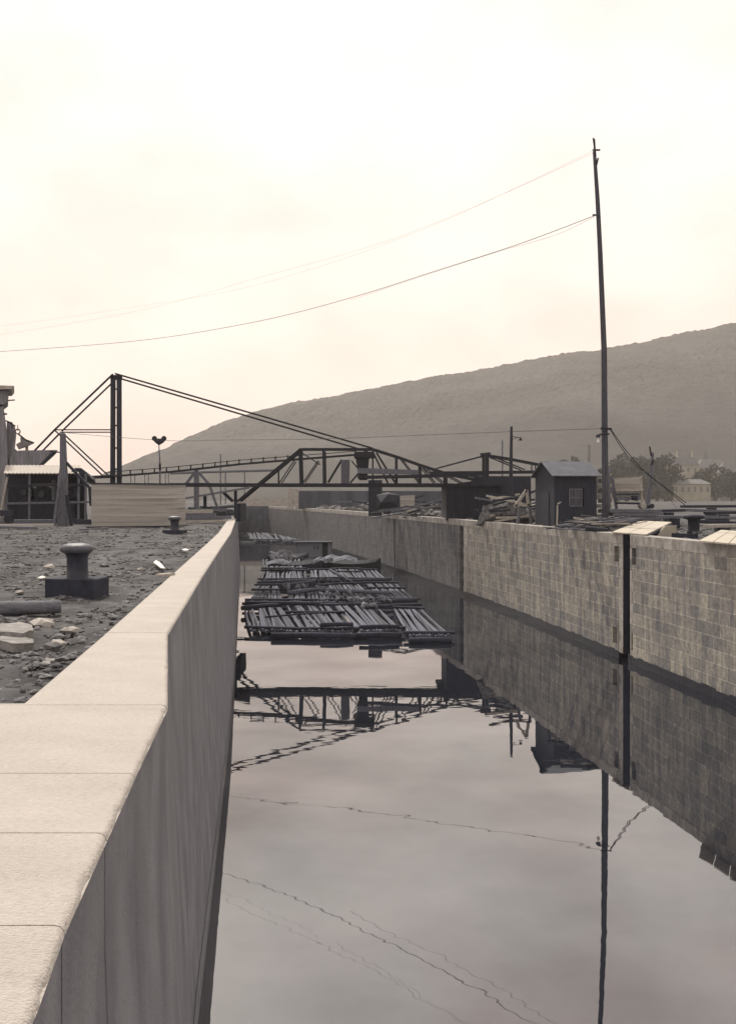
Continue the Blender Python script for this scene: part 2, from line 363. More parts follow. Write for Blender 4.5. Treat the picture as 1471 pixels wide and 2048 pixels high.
# ---------------- right quay wall: masonry with real recesses ----------------
def arclen(tab):
    s = [0]
    for (a, b), (c, d) in zip(tab, tab[1:]): s.append(s[-1]+math.hypot(c-a, d-b))
    return s
RS = arclen(RT)
def at_s(s, off=0):
    for k in range(len(RT)-1):
        if s <= RS[k+1] or k == len(RT)-2:
            t = (s-RS[k])/(RS[k+1]-RS[k]); (a, b), (c, d) = RT[k], RT[k+1]
            nx, ny = (c-a), -(d-b); l_ = math.hypot(nx, ny)      # away from the canal
            return Vector((lerp(b, d, t)+off*nx/l_, lerp(a, c, t)+off*ny/l_, 0))
def s_of_px(px):
    lo, hi = RS[1]-25, RS[-1]
    for _ in range(50):
        m_ = (lo+hi)/2; p = at_s(m_)
        if CX+F*p.x/p.y > px: lo = m_
        else: hi = m_
    return lo
def strip(s0, s1, rects, z0, z1, ds=2.5):
    mb = MB(); mb.uv = []
    sv = sorted(set([s0, s1]+[round(r[0], 4) for r in rects]+[round(r[1], 4) for r in rects]+[q for q in RS if s0 < q < s1]))
    zv = sorted(set([z0, z1]+[r[2] for r in rects]+[r[3] for r in rects]))
    def dep(i, j):
        if i < 0 or j < 0 or i >= len(sv)-1 or j >= len(zv)-1: return 0
        sm = (sv[i]+sv[i+1])/2; zm = (zv[j]+zv[j+1])/2; d = 0
        for r in rects:
            if r[0] < sm < r[1] and r[2] < zm < r[3]: d = max(d, r[4])
        return d
    def pt(s, z, d): p = at_s(s, d); return Vector((p.x, p.y, z))
    def q(pts, uvs): mb.quad(*pts); mb.uv.append(uvs)
    for i in range(len(sv)-1):
        for j in range(len(zv)-1):
            a, b, c, d_ = sv[i], sv[i+1], zv[j], zv[j+1]; d = dep(i, j)
            q([pt(b, c, d), pt(a, c, d), pt(a, d_, d), pt(b, d_, d)], [(b, c), (a, c), (a, d_), (b, d_)])
            e1 = dep(i+1, j) if i+1 < len(sv)-1 else d
            if e1 != d: q([pt(b, c, d), pt(b, d_, d), pt(b, d_, e1), pt(b, c, e1)], [(b, c), (b, d_), (b+.3, d_), (b+.3, c)])
            e2 = dep(i, j+1) if j+1 < len(zv)-1 else d
            if e2 != d: q([pt(a, d_, d), pt(b, d_, d), pt(b, d_, e2), pt(a, d_, e2)], [(a, d_), (b, d_), (b, d_+.2), (a, d_+.2)])
    return mb
qr = thing('quay_wall', 'long block masonry quay wall with dark vertical groove on the right side', 'wall', (10.6, 41, 0))
def zpx(py, px): p = at_s(s_of_px(px)); return CZ-(py-H0)*p.y/F
g0, g1 = s_of_px(1259), s_of_px(1245)
s920a, s920b = s_of_px(926), s_of_px(919)
s788a, s788b = s_of_px(790), s_of_px(787)
ZB = WZ+.25; ZC = -.42
main = [(g0, g1, ZB, ZC, .55)]
pk = [(s_of_px(1271), s_of_px(1262), -2.0+.57, -.72, .3), (s_of_px(1237), s_of_px(1226), -1.18, -.5, .3)]
pk = [(s_of_px(1271), s_of_px(1262.5), zpx(1130, 1266), zpx(1096, 1266), .28), (s_of_px(1236), s_of_px(1227), zpx(1124, 1232), zpx(1092, 1232), .28),
      (s_of_px(1264.5), s_of_px(1257.5+4), zpx(1300, 1260), zpx(1266, 1260), .28), (s_of_px(1233), s_of_px(1224), zpx(1287, 1228), zpx(1254, 1228), .28)]
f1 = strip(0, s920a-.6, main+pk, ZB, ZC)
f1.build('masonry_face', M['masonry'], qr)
M['groove'] = mat('groove_shade', (.028, .029, .035), .4, 3, .7, (1, 1, .3))  # shade of the recess, put in as dark sheets inside the groove
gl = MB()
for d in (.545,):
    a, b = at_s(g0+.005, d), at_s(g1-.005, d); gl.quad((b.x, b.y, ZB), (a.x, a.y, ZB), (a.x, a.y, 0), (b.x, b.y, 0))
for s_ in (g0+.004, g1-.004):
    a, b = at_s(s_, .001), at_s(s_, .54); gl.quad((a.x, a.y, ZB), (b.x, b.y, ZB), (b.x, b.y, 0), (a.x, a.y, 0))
gl.build('groove_shade', M['groove'], qr)
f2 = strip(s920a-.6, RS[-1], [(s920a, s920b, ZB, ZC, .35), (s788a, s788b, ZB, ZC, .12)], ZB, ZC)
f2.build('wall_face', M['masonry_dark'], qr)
# pale quoin strips beside the grooves, proud of the face
qs = MB()
for (a, b) in ((g0-.30, g0), (g1, g1+.42), (s920a-.9, s920a-.03)):
    z = ZB; k = 0
    while z < ZC-.05:
        z2 = min(z+.44, ZC); aa, bb = (a, b)
        if k % 2 and a > 30: aa = a+.0; bb = b-.12 if b > g1 else b
        if k % 2 and b <= g0: aa = a+.12
        inside = any(r[0] < (aa+bb)/2 < r[1] and r[2] < (z+z2)/2 < r[3] for r in pk) or any(not (r[3] < z or r[2] > z2) and not (r[1] < aa or r[0] > bb) for r in pk)
        if not inside:
            p0, p1, p2, p3 = at_s(aa, -.006), at_s(bb, -.006), at_s(bb, .05), at_s(aa, .05)
            qs.hexa([(p.x, p.y, z+.006) for p in (p0, p1, p2, p3)], [(p.x, p.y, z2-.006) for p in (p0, p1, p2, p3)])
        z = z2; k += 1
M['quoin'] = mat('quoin', (.34, .322, .30), .35, 3, .9)
qs.build('quoin', M['quoin'], qr)
cb = MB(); s = 0
M['coping_right'] = mat('coping_right', (.34, .322, .30), .3, 2.2, .9, stain=(2, (1.5, 1.5, .5), .35))
while s < RS[-1]-.5:
    L_ = 1.45 if s < s920a else 3.4
    e2 = min(s+L_, RS[-1])
    if s < g0 < e2: e2 = g0
    elif g0-.001 <= s < g1: s = g1; e2 = s+1.3
    p = [at_s(s+.008, -.012), at_s(e2-.008, -.012), at_s(e2-.008, .62), at_s(s+.008, .62)]
    cb.hexa([(q.x, q.y, ZC) for q in p], [(q.x, q.y, 0) for q in p])
    s = e2
cb.build('coping', M['coping_right'], qr, bevel=.012)
wb = MB(); k = 0; s = 0
rb = random.Random(3)
while s < RS[-1]:
    e2 = min(s+.5 if s < 110 else s+3, RS[-1]); top = WZ+.27+rb.uniform(0, .08)
    if not (g0-.3 < s < g1+.1):
        a, b = at_s(s, -.02), at_s(e2, -.02); c, d = at_s(e2, .1), at_s(s, .1)
        wb.hexa([(q.x, q.y, WZ-.4) for q in (a, b, c, d)], [(q.x, q.y, top) for q in (a, b, c, d)])
    s = e2
wb.build('waterline_band', M['wet'], qr)
bk = MB()
for (a, b), (c, d) in zip(RT, RT[1:]): bk.quad((b+.62, a, 0), (d+.62, c, 0), (d+.62, c, -.4), (b+.62, a, -.4))
bk.build('rear_face', M['concrete_old'], qr)
# end wall and the concrete wall beyond
ew = MB(); ew.box((-23, 187.5, -2.6), (13, 1, 5.2)); o = ew.build('end_wall', M['concrete_old']); tag(o, 'dark concrete wall closing the far end of the canal', 'wall')
ew = MB(); a = P(597, 996, 150); b = P(890, 996, 130)
ew.hexa([(a.x, a.y, GZ), (b.x, b.y, GZ), (b.x, b.y+1, GZ), (a.x, a.y+1, GZ)], [(a.x, a.y, 2.6), (b.x, b.y, 2.4), (b.x, b.y+1, 2.4), (a.x, a.y+1, 2.6)])
M['conc_far'] = mat('conc_far', (.085, .086, .092), .3, .5, .9, (1, 1, .4), stain=(.3, (1, 1, .3), .4))
tag(ew.build('concrete_wall', M['conc_far']), 'low grey concrete wall beyond the canal under the truss bridge', 'wall')
for px, w_, lab in ((581, 11, 'pale upright concrete post left of the far concrete wall'), (594, 6, 'narrow pale concrete post touching the far concrete wall')):
    q = MB(); a = P(px, 1011, 148); q.box((a.x, 148, 1.4), (w_*148/F, .8, 3.1)); tag(q.build('concrete_post', M['pale_stone'], bevel=.05), lab, 'post')
q = MB(); a = P(505, 1000, 195); q.box((a.x+3, 196, .6), (12, 1, 1.6)); tag(q.build('concrete_wall', M['pale_stone']), 'pale low wall far behind the closed canal end', 'wall')

# ---------------- hill ----------------
ridge = [(-400, 985), (100, 985), (190, 975), (230, 958), (255, 943), (300, 915), (355, 880), (420, 850), (480, 830), (560, 810), (620, 800), (690, 788), (760, 775), (850, 757), (950, 743), (1050, 725), (1140, 708), (1205, 702), (1300, 685), (1400, 665), (1471, 650), (1700, 610), (2200, 560)]
rj = random.Random(12); hb = MB(); nx, ny = 760, 170; RY = 1250
for j in range(ny+1):
    t = j/ny
    Y = lerp(620, 1500, t)
    for i in range(nx+1):
        px = lerp(-400, 2200, i/nx); yr = interp(ridge, px); zr = CZ+(H0-yr)*RY/F
        X = (px-CX)*RY/F*lerp(.72, 1.06, t)
        u = min(1, (Y-620)/(RY-620)); prof = u**.85 if Y <= RY else 1-((Y-RY)/250)**2*.5
        z = zr*prof
        bump = nv(X, Y*.4, .05, 2.0)+nv(X, Y*.5, .2, 1.6)+1.0*rj.random()
        z += bump*min(1, u*1.5)*min(1, zr/40) + nv(X, Y, .008, 9)*u*(1-u)*4*min(1, zr/60)
        hb.v.append(Vector((X, Y, z-3*(1-u))))
for j in range(ny):
    for i in range(nx):
        a = j*(nx+1)+i; hb.f.append((a, a+1, a+nx+2, a+nx+1)); hb.mi.append(0)
M['hill'] = mat('hill', (.024, .0235, .022), .3, .008, .95, (1, 1, 1), 0, stain=(.045, (1, .35, 1), .25), c2=(.042, .040, .036))
struct(hb.build('hill', M['hill'], smooth=False))

# ---------------- the truss bridge ----------------
YB = 74.0; k = YB/F
def B(px, py, dy=0): return P(px, py, YB)+Vector((0, dy, 0))
di = M['dark_iron']
br = thing('truss_bridge', 'dark iron truss bridge crossing the canal, hung from a tall mast on the left bank', 'bridge', (-8, YB, 0))
def part(name, segs, w, m=di, parent=br, h=None, both=None):
    r = []
    for dy in (both or (0,)):
        for a, b in segs:
            q = MB(); q.bar(B(*a, dy), B(*b, dy), w*k, (h or w)*k); r.append(q.build(name, m, parent))
    return r
D2 = (-1.0, 1.0)
part('bottom_chord', [((345, 970), (905, 971))], 6, both=D2, h=7)
part('bottom_chord', [((905, 971), (965, 962))], 6, both=D2)
part('top_chord', [((603, 899), (745, 899))], 3.2, both=D2)
part('end_leg', [((603, 899), (478, 1003))], 4.5, both=D2)
part('top_chord', [((745, 899), (793, 914)), ((793, 914), (841, 931)), ((841, 931), (900, 950)), ((900, 950), (962, 962))], 3.5, both=D2)
part('post', [((601, 900), (603, 967))], 4.5, both=D2); part('post', [((648, 902), (649, 967))], 5, both=D2); part('post', [((745, 902), (745, 967))], 3, both=D2)
part('post', [((557, 934), (557, 967))], 3); part('post', [((792, 915), (792, 967)), ((839, 932), (839, 967)), ((890, 948), (890, 967))], 4, both=D2)
q = MB(); q.hexa([B(682, 968, -.5), B(698, 968, -.5), B(698, 968, .5), B(682, 968, .5)], [B(682, 920, -.5), B(699, 920, -.5), B(699, 920, .5), B(682, 920, .5)]); q.build('shaft', M['timber'], br)
part('brace', [((590, 922), (561, 966)), ((637, 922), (608, 965)), ((683, 920), (656, 965)), ((703, 922), (722, 945)), ((700, 966), (724, 938)), ((752, 905), (790, 966)), ((745, 903), (775, 966)), ((800, 916), (838, 966)), ((846, 934), (885, 966)), ((843, 936), (868, 966)), ((895, 952), (925, 968))], 2.2, both=D2)
part('brace', [((603, 905), (640, 930))], 2)
# mast, stays and back stays
part('mast_leg', [((226.5, 757), (225.5, 1040)), ((238.5, 757), (239, 1040))], 8.5, m=M['timber_dark'], both=(0,))
part('mast_cap', [((222, 755), (244, 755))], 9, both=(0,))
for yy in (775, 812, 848, 893, 935): part('mast_batten', [((226, yy), (239, yy+6))], 3, m=M['timber_dark'], both=(-.1,))
part('stay', [((232, 748), (745, 897))], 3.2, both=(-.25,)); part('stay', [((238, 756), (735, 903))], 3.2, both=(.25,))
part('back_stay', [((228, 749), (112, 860)), ((112, 860), (62, 912)), ((62, 912), (35, 955))], 3.2, both=(-.25,))
part('back_stay', [((228, 760), (122, 862)), ((118, 866), (80, 905))], 2.8, both=(.25,))
part('strut', [((112, 860), (223, 860))], 2.2, both=(-.25,)); part('strut', [((118, 864), (223, 864))], 2.2, both=(.25,))
part('tie', [((112, 861), (208, 952))], 2.6, both=(-.25,)); part('tie', [((122, 864), (214, 950))], 2.6, both=(.25,))
# deck level beams on the right, panel box, machine
part('deck_beam', [((715, 955), (960, 950))], 5, both=(-1.5, 1.5)); part('deck_beam', [((170, 955), (222, 953))], 6)
q = MB(); a, b = B(716, 937, -1.4), B(835, 941, -1.4); q.hexa([B(716, 948, -1.4), B(835, 950, -1.4), B(835, 950, -1.2), B(716, 948, -1.2)], [a, b, b+Vector((0, .2, 0)), a+Vector((0, .2, 0))]); q.build('side_panel', M['timber'], br)
q = MB(); q.hexa([B(718, 960, -1), B(734, 960, -1), B(734, 960, 1), B(718, 960, 1)], [B(711, 916, -1), B(738, 916, -1), B(738, 916, 1), B(711, 916, 1)]); q.hexa([B(708, 916, -1.3), B(749, 916, -1.3), B(749, 916, 1.3), B(708, 916, 1.3)], [B(709, 905, -1.3), B(748, 905, -1.3), B(748, 905, 1.3), B(709, 905, 1.3)]); q.build('hopper', di, br)
dk = MB(); dk.hexa([B(350, 970, -1), B(905, 970, -1), B(905, 970, 1), B(350, 970, 1)], [B(350, 967, -1), B(905, 967, -1), B(905, 967, 1), B(350, 967, 1)]); dk.build('deck', M['timber_dark'], br)
# inclined walkway with handrail
wk = MB()
for a, b in (((215, 952), (345, 942)), ((345, 942), (480, 927)), ((480, 927), (600, 917)), ((600, 917), (712, 908))): wk.hexa([B(a[0], a[1]+3, -.5), B(b[0], b[1]+3, -.5), B(b[0], b[1]+3, .5), B(a[0], a[1]+3, .5)], [B(*a, -.5), B(*b, -.5), B(*b, .5), B(*a, .5)])
wo = wk.build('walkway', di, br)
hr = MB()
for a, b in (((215, 945), (345, 935)), ((345, 935), (480, 921)), ((480, 921), (712, 903))): hr.bar(B(*a, -.5), B(*b, -.5), .05)
x_ = 240
while x_ < 600: yy = interp([(215, 952), (345, 942), (480, 927), (600, 917)], x_); hr.bar(B(x_, yy, -.5), B(x_, yy-8, -.5), .09); x_ += 24
hr.build('handrail', di, wo)
for px in (262, 270, 290, 297, 331, 337): part('hanger', [((px, 952-(px-262)*.1), (px, 970))], 1.2, m=M['timber'])
q = MB(); c = B(481, 1003); q.box((c.x, YB, .45), (.42, 3.4, 1.3)); q.build('foot_block', M['timber_dark'], br)
q = MB(); c = B(892, 975)
q.box((B(945, 0).x, YB+1.5, 1.1), (110*k, 5, 2.5)); q.box((B(940, 0).x, YB+1.5, 2.42), (125*k, 5.4, .16))
for px in (893, 912, 930, 955, 975, 996): q.box((B(px, 0).x, YB-1.06, 1.1), (.16, .12, 2.5))
q.build('pier', M['tarp'], br)
# second king-post bridge to the right
YB2 = 79.0
b2 = thing('kingpost_bridge', 'small dark footbridge with a single short king post, right of the truss bridge', 'bridge', (9, YB2, 0))
def B2(px, py, dy=0): return P(px, py, YB2)+Vector((0, dy, 0))
for dy in (-.9, .9):
    for nm, a, b, w_ in (('king_post', (970, 907), (970, 1000), 8), ('tie', (970, 911), (872, 937), 2.5), ('tie', (970, 911), (1022, 919), 3.5), ('tie', (1022, 919), (1083, 931), 3), ('tie', (982, 914), (1045, 940), 2.5), ('deck_beam', (860, 946), (1085, 944), 5), ('hanger', (1066, 928), (1066, 944), 2)):
        q = MB(); q.bar(B2(*a, dy), B2(*b, dy), w_*YB2/F); q.build(nm, di, b2)
q = MB(); q.bar(B2(960, 911), B2(980, 909), .35); q.build('post_cap', di, b2)
q = MB(); q.box((B2(1000, 0).x, YB2, 1.55), (4.4, 2.6, 3.3)); q.build('abutment', M['timber_dark'], b2)
# trestle and pipe left of the bridge
tr = thing('trestle', 'grey timber A-frame trestle standing left of the truss bridge leg', 'trestle', (B(394, 0).x, 86, GZ))
for a, b, w_ in (((393, 940), (372, 968), 5), ((393, 940), (418, 968), 5), ((393, 945), (393, 1030), 9), ((372, 968), (352, 1030), 5), ((418, 968), (440, 1030), 5)):
    q = MB(); q.bar(P(*a, 86), P(*b, 86), w_*86/F); q.build('leg', M['timber'], tr)
q = MB(); q.bar(P(372, 968, 86), P(418, 968, 86), .2); q.build('crossbar', M['timber'], tr)
pp = thing('pipeline', 'grey pipe carried on thin posts behind the truss bridge', 'pipe', (P(450, 944, 196).x, 196, GZ))
q = MB(); q.tube([P(340, 946, 196), P(440, 943, 196), P(552, 940, 196)], .28); q.build('pipe', M['timber'], pp)
for px in (451, 489, 441): q = MB(); q.tube([P(px, 944, 196), P(px, 1008, 196)], .12); q.build('post', M['timber'], pp)
rm = thing('timber_ramp', 'long grey sloping timber ramp resting on short posts beside the canal', 'ramp', (P(420, 990, 70).x, 70, GZ))
q = MB(); q.hexa([P(345, 1003, 69), P(500, 977, 69), P(500, 977, 71), P(345, 1003, 71)], [P(345, 999, 69), P(500, 973, 69), P(500, 973, 71), P(345, 999, 71)]); q.build('ramp_deck', M['timber'], rm)
for a, b in (((471, 980), (471, 1036)), ((447, 985), (466, 1003)), ((410, 990), (410, 1036)), ((360, 1000), (360, 1036))): q = MB(); q.bar(P(*a, 70), P(*b, 70), .2); q.build('post', M['timber_dark'], rm)

# ---------------- wires and poles ----------------
Yp = 47.5
pole = thing('utility_pole', 'very tall weathered timber pole standing behind the masonry wall beside the hut', 'pole', (P(1208, 1058, Yp).x, Yp, GZ))
q = MB(); pts = [(1209, 1066), (1209, 960), (1208, 850), (1207, 700), (1203, 600), (1199, 500), (1194, 400), (1190, 340), (1187.5, 303)]
q.tube([P(a, b, Yp) for a, b in pts], [.165, .16, .15, .135, .125, .115, .105, .09, .085], 10); q.build('shaft', mat('pole_wood', (.07, .066, .066), .5, 5, .9, (6, 6, .5)), pole, smooth=True)
q = MB(); q.bar(P(1189, 310, Yp-.12), P(1187, 278, Yp-.12), .08); q.bar(P(1187, 290, Yp-.12), P(1185, 276, Yp-.12), .05); q.bar(P(1192, 330, Yp-.1), P(1195, 316, Yp-.1), .07); q.build('top_bracket', di, pole)
for y_ in (430, 300): q = MB(); q.bar(P(1184, y_, Yp-.16), P(1199, y_, Yp-.16), .07); q.build('bracket', M['iron_worn'], pole)
q = MB(); q.bar(P(1196, 869, Yp-.2), P(1218, 868, Yp-.2), .07); q.bar(P(1200, 857, Yp-.2), P(1222, 858, Yp-.2), .1); q.build('crossarm', di, pole)
q = MB(); q.lathe(P(1195, 874, Yp-.2), [(.02, .14), (.10, .1), (.12, 0), (.06, -.02)], 14); q.build('lamp_shade', di, pole)
q = MB(); q.lathe(P(1195, 884, Yp-.2), [(.02, .16), (.06, .08), (.07, 0), (.03, -.05)], 12); q.build('bulb', M['insulator'], pole, smooth=True)
def wire(px, label, Y0, Y1, r, m=di, cat='wire', group='overhead wires'):
    # px: image points, depth running from Y0 to Y1
    n = len(px); L_ = []
    for i in range((n-1)*8+1):
        t = i/8; a = min(int(t), n-2); f = t-a
        p0 = px[max(a-1, 0)]; p1 = px[a]; p2 = px[a+1]; p3 = px[min(a+2, n-1)]
        c = [.5*((2*p1[j])+(-p0[j]+p2[j])*f+(2*p0[j]-5*p1[j]+4*p2[j]-p3[j])*f*f+(-p0[j]+3*p1[j]-3*p2[j]+p3[j])*f**3) for j in (0, 1)]
        L_.append(P(c[0], c[1], lerp(Y0, Y1, t/(n-1))))
    q = MB(); q.tube(L_, r, 5); return tag(q.build('wire', m), label, cat, group)
M['wire_pale'] = mat('wire_pale', (.30, .27, .25), .1, 2, .8, bump=0)
M['wire'] = mat('wire', (.07, .065, .065), .1, 2, .8, bump=0)
wire([(1189, 431), (1040, 487), (870, 542), (720, 590), (560, 633), (400, 664), (270, 682), (90, 697), (-200, 715), (-500, 722)], 'sagging dark overhead wire from the tall pole, crossing most of the sky', Yp, 82, .016, M['wire'])
wire([(1189, 433), (1110, 470), (1000, 502), (870, 544), (700, 600)], 'short doubled wire just under the dark sagging wire near the tall pole', Yp, 62, .008, M['wire_pale'])
wire([(1187, 305), (1050, 368), (920, 425), (780, 480), (640, 522), (500, 560), (350, 604), (180, 640), (-100, 682), (-500, 715)], 'topmost faint overhead wire sagging from the top of the tall pole', Yp, 85, .006, M['wire_pale'])
wire([(1187, 300), (1060, 362), (900, 436), (760, 492), (600, 545), (460, 582), (280, 612), (0, 652), (-400, 690)], 'faint overhead wire running just below the topmost one', Yp, 84, .005, M['wire_pale'])
wire([(1208, 857), (1030, 863), (850, 870), (640, 878), (450, 880), (330, 881), (135, 866)], 'thin dark level wire strung low across the hill to the timber mast', Yp, 60, .012)
wire([(1220, 858), (1250, 900), (1290, 945), (1330, 975), (1371, 1006)], 'upper of two slack guy cables running down right from the tall pole', Yp, 47, .022, cat='cable', group='guy cables')
wire([(1220, 860), (1240, 893), (1270, 930), (1300, 952), (1368, 1010)], 'lower of two slack guy cables running down right from the tall pole', Yp, 46.6, .018, cat='cable', group='guy cables')
# far lamp pole
lp = thing('lamp_pole', 'thin dark pole with a small lamp arm, just right of the king post', 'pole', (P(1022, 0, 72).x, 72, GZ))
q = MB(); q.tube([P(1020, 1040, 72), P(1021, 940, 72), P(1022, 853, 72)], [.2, .13, .09], 8); q.build('shaft', M['timber_dark'], lp)
q = MB(); q.bar(P(1022, 873, 72), P(1042, 876, 72), .05); q.bar(P(1022, 880, 72), P(1036, 874, 72), .03); q.build('arm', di, lp)
q = MB(); q.lathe(P(1040, 881, 72), [(.03, .2), (.14, .05), (.12, 0)], 10); q.build('lamp_shade', di, lp)
q = MB(); q.tube([P(1004, 1000, 85), P(1004, 880, 85)], .06); tag(q.build('pole', M['timber']), 'very thin pale pole left of the lamp pole', 'pole')
q = MB(); q.tube([P(441, 1010, 95), P(441, 908, 95)], .06); tag(q.build('pole', M['timber']), 'very thin upright pole behind the left half of the walkway', 'pole')
# leaning pole on the right bank with its guys
ln = thing('leaning_pole', 'short leaning timber pole with forked top, right of the tall pole', 'pole', (P(1292, 1012, 60).x, 60, GZ))
q = MB(); q.tube([P(1288, 1050, 60), P(1297, 985, 60), P(1301, 950, 60), P(1304, 905, 60)], [.18, .15, .13, .08], 8); q.build('shaft', M['timber'], ln)
q = MB(); q.bar(P(1301, 912, 59.9), P(1298, 893, 59.9), .08); q.bar(P(1305, 920, 59.9), P(1301, 930, 59.9), .12); q.build('fork', di, ln)
wire([(1303, 965), (1330, 990), (1352, 1016)], 'thin stay line slanting down right from the leaning pole', 60, 56, .015, cat='cable', group='guy cables')

# signal post on the left bank
Ys = 62
sg = thing('signal_post', 'slender post carrying a dark heart-shaped double disc above the boarded box', 'signal', (P(319, 0, Ys).x, Ys, GZ))
q = MB(); q.tube([P(320, 1050, Ys), P(320, 930, Ys), P(318, 890, Ys)], [.06, .05, .03], 8); q.build('shaft', M['timber'], sg)
q = MB(); q.poly([P(a, b, Ys-.1) for a, b in ((318, 891), (309, 884), (306, 877), (331, 877), (329, 884))]); q.poly([P(a, b, Ys+.1) for a, b in ((318, 891), (309, 884), (306, 877), (331, 877), (329, 884))][::-1])
ring = ((318, 891), (309, 884), (306, 877), (331, 877), (329, 884))
for (a, b), (c, d) in zip(ring, ring[1:]+ring[:1]): q.quad(P(a, b, Ys-.1), P(a, b, Ys+.1), P(c, d, Ys+.1), P(c, d, Ys-.1))
q.build('bracket', di, sg)
for px in (309, 328): q = MB(); q.tube([P(px, 877, Ys-.16), P(px, 877, Ys+.16)], .16, 16); q.build('disc', di, sg)
q = MB(); q.bar(P(320, 940, Ys-.1), P(320, 927, Ys-.1), .12); q.build('collar', di, sg)

# ---------------- boarded box (left bank) ----------------
bx = thing('boarded_box', 'large pale box clad in horizontal boards on the left bank', 'crate', (P(265, 0, 56).x, 56, GZ))
a = P(183, 1055, 55.5); b = P(344, 1050, 57.5)
q = MB(); n_ = 9; zt = CZ-(968-H0)*56/F; rb = random.Random(5)
for i in range(n_):
    z0 = lerp(GZ-.1, zt, i/n_); z1 = lerp(GZ-.1, zt, (i+1)/n_)-.008; o_ = rb.uniform(-.012, .012)
    q.hexa([(a.x, a.y+o_, z0), (b.x, b.y+o_, z0), (b.x, b.y+.06, z0), (a.x, a.y+.06, z0)], [(a.x, a.y+o_, z1), (b.x, b.y+o_, z1), (b.x, b.y+.06, z1), (a.x, a.y+.06, z1)])
    q.hexa([(b.x-.02, b.y+.07, z0), (b.x+o_, b.y+.07, z0), (b.x+.3+o_, b.y+2.6, z0), (b.x+.25, b.y+2.6, z0)], [(b.x-.02, b.y+.07, z1), (b.x+o_, b.y+.07, z1), (b.x+.3+o_, b.y+2.6, z1), (b.x+.25, b.y+2.6, z1)])
    q.hexa([(a.x, a.y+.07, z0), (a.x+.05, a.y+.07, z0), (a.x-.2, a.y+2.6, z0), (a.x-.25, a.y+2.6, z0)], [(a.x, a.y+.07, z1), (a.x+.05, a.y+.07, z1), (a.x-.2, a.y+2.6, z1), (a.x-.25, a.y+2.6, z1)])
q.build('boarding', M['board_grey'], bx)
q = MB(); q.hexa([(a.x-.1, a.y-.08, zt), (b.x+.1, b.y-.08, zt), (b.x+.35, b.y+2.7, zt), (a.x-.35, a.y+2.7, zt)], [(a.x-.1, a.y-.08, zt+.06), (b.x+.1, b.y-.08, zt+.06), (b.x+.35, b.y+2.7, zt+.06), (a.x-.35, a.y+2.7, zt+.06)]); q.build('lid', M['timber_dark'], bx)
q = MB(); q.bar((a.x-.2, a.y-.25, GZ), (b.x+.2, b.y-.25, GZ), .22, .14); q.build('skid', M['timber_dark'], bx)

# stout timber mast in front of the shed
Ym = 60
tm = thing('timber_mast', 'stout tapering timber mast with flared foot in front of the open shed', 'post', (P(125, 0, Ym).x, Ym, GZ))
q = MB(); sec = [(866, 121, 131), (885, 121, 132), (935, 121, 134), (960, 118, 135), (1000, 118, 134), (1030, 117, 135), (1052, 116, 136)]
pv = None
for y_, a_, b_ in sec:
    A = P(a_, y_, Ym); Bq = P(b_, y_, Ym); d = (b_-a_)*Ym/F*.5
    i = len(q.v); q.v += [A+Vector((0, -d, 0)), Bq+Vector((0, -d, 0)), Bq+Vector((0, d, 0)), A+Vector((0, d, 0))]
    if pv is not None:
        for t in range(4): q.f.append((pv+t, pv+(t+1) % 4, i+(t+1) % 4, i+t)[::-1]); q.mi.append(0)
    else: q.f.append((i, i+1, i+2, i+3)); q.mi.append(0)
    pv = i
q.build('shaft', M['timber'], tm, bevel=.06)
q = MB(); q.bar(P(120, 960, Ym-.5), P(108, 1054, Ym-.5), .16); q.build('plank', M['timber'], tm)
q = MB(); q.bar(P(133, 925, Ym), P(180, 976, Ym), .15); q.bar(P(180, 974, Ym), P(183, 1012, Ym), .18); q.build('brace', M['timber_dark'], tm)
q = MB(); q.bar(P(134, 990, Ym-.2), P(143, 1052, Ym-.2), .16); q.build('plank', M['timber_dark'], tm)

# ---------------- open shed ----------------
Yh = 66; sh = thing('open_shed', 'open-sided shed with pale corrugated lean-to roof at the left edge', 'shed', (P(80, 0, Yh).x, Yh, GZ))
q = MB(); n_ = 40
for i in range(n_):
    x0 = lerp(8, 158, i/n_); x1 = lerp(8, 158, (i+1)/n_); zc = .05*(i % 2); zd = .05*((i+1) % 2)
    q.quad(P(x0, 947, Yh-1.5)+Vector((0, 0, zc)), P(x1, 947, Yh-1.5)+Vector((0, 0, zd)), P(x1+4, 931, Yh+2)+Vector((0, 0, zd)), P(x0+4, 931, Yh+2)+Vector((0, 0, zc)))
o = q.build('roof', M['concrete_top'], sh); sm = o.modifiers.new('t', 'SOLIDIFY'); sm.thickness = .05
for px, w_ in ((14, 5), (158, 4), (118, 4), (60, 4), (172, 4)): q = MB(); q.bar(P(px, 948, Yh-1.2), P(px-1, 1047, Yh-1.2), w_*Yh/F); q.build('post', M['timber'], sh)
q = MB(); q.bar(P(15, 955, Yh-1.4), P(-2, 1046, Yh-1.4), .12); q.build('strut', M['timber_pale'], sh)
for y_ in (1007, 972): q = MB(); q.bar(P(14, y_, Yh-1.3), P(178, y_-3, Yh-1.3), .13); q.build('rail', M['timber'] if y_ == 1007 else M['timber_dark'], sh)
q = MB(); q.hexa([P(12, 1044, Yh+2.4), P(176, 1044, Yh+2.4), P(176, 1044, Yh+2.6), P(12, 1044, Yh+2.6)], [P(12, 936, Yh+2.4), P(168, 950, Yh+2.4), P(168, 950, Yh+2.6), P(12, 936, Yh+2.6)]); q.build('rear_wall', M['tarp'], sh)
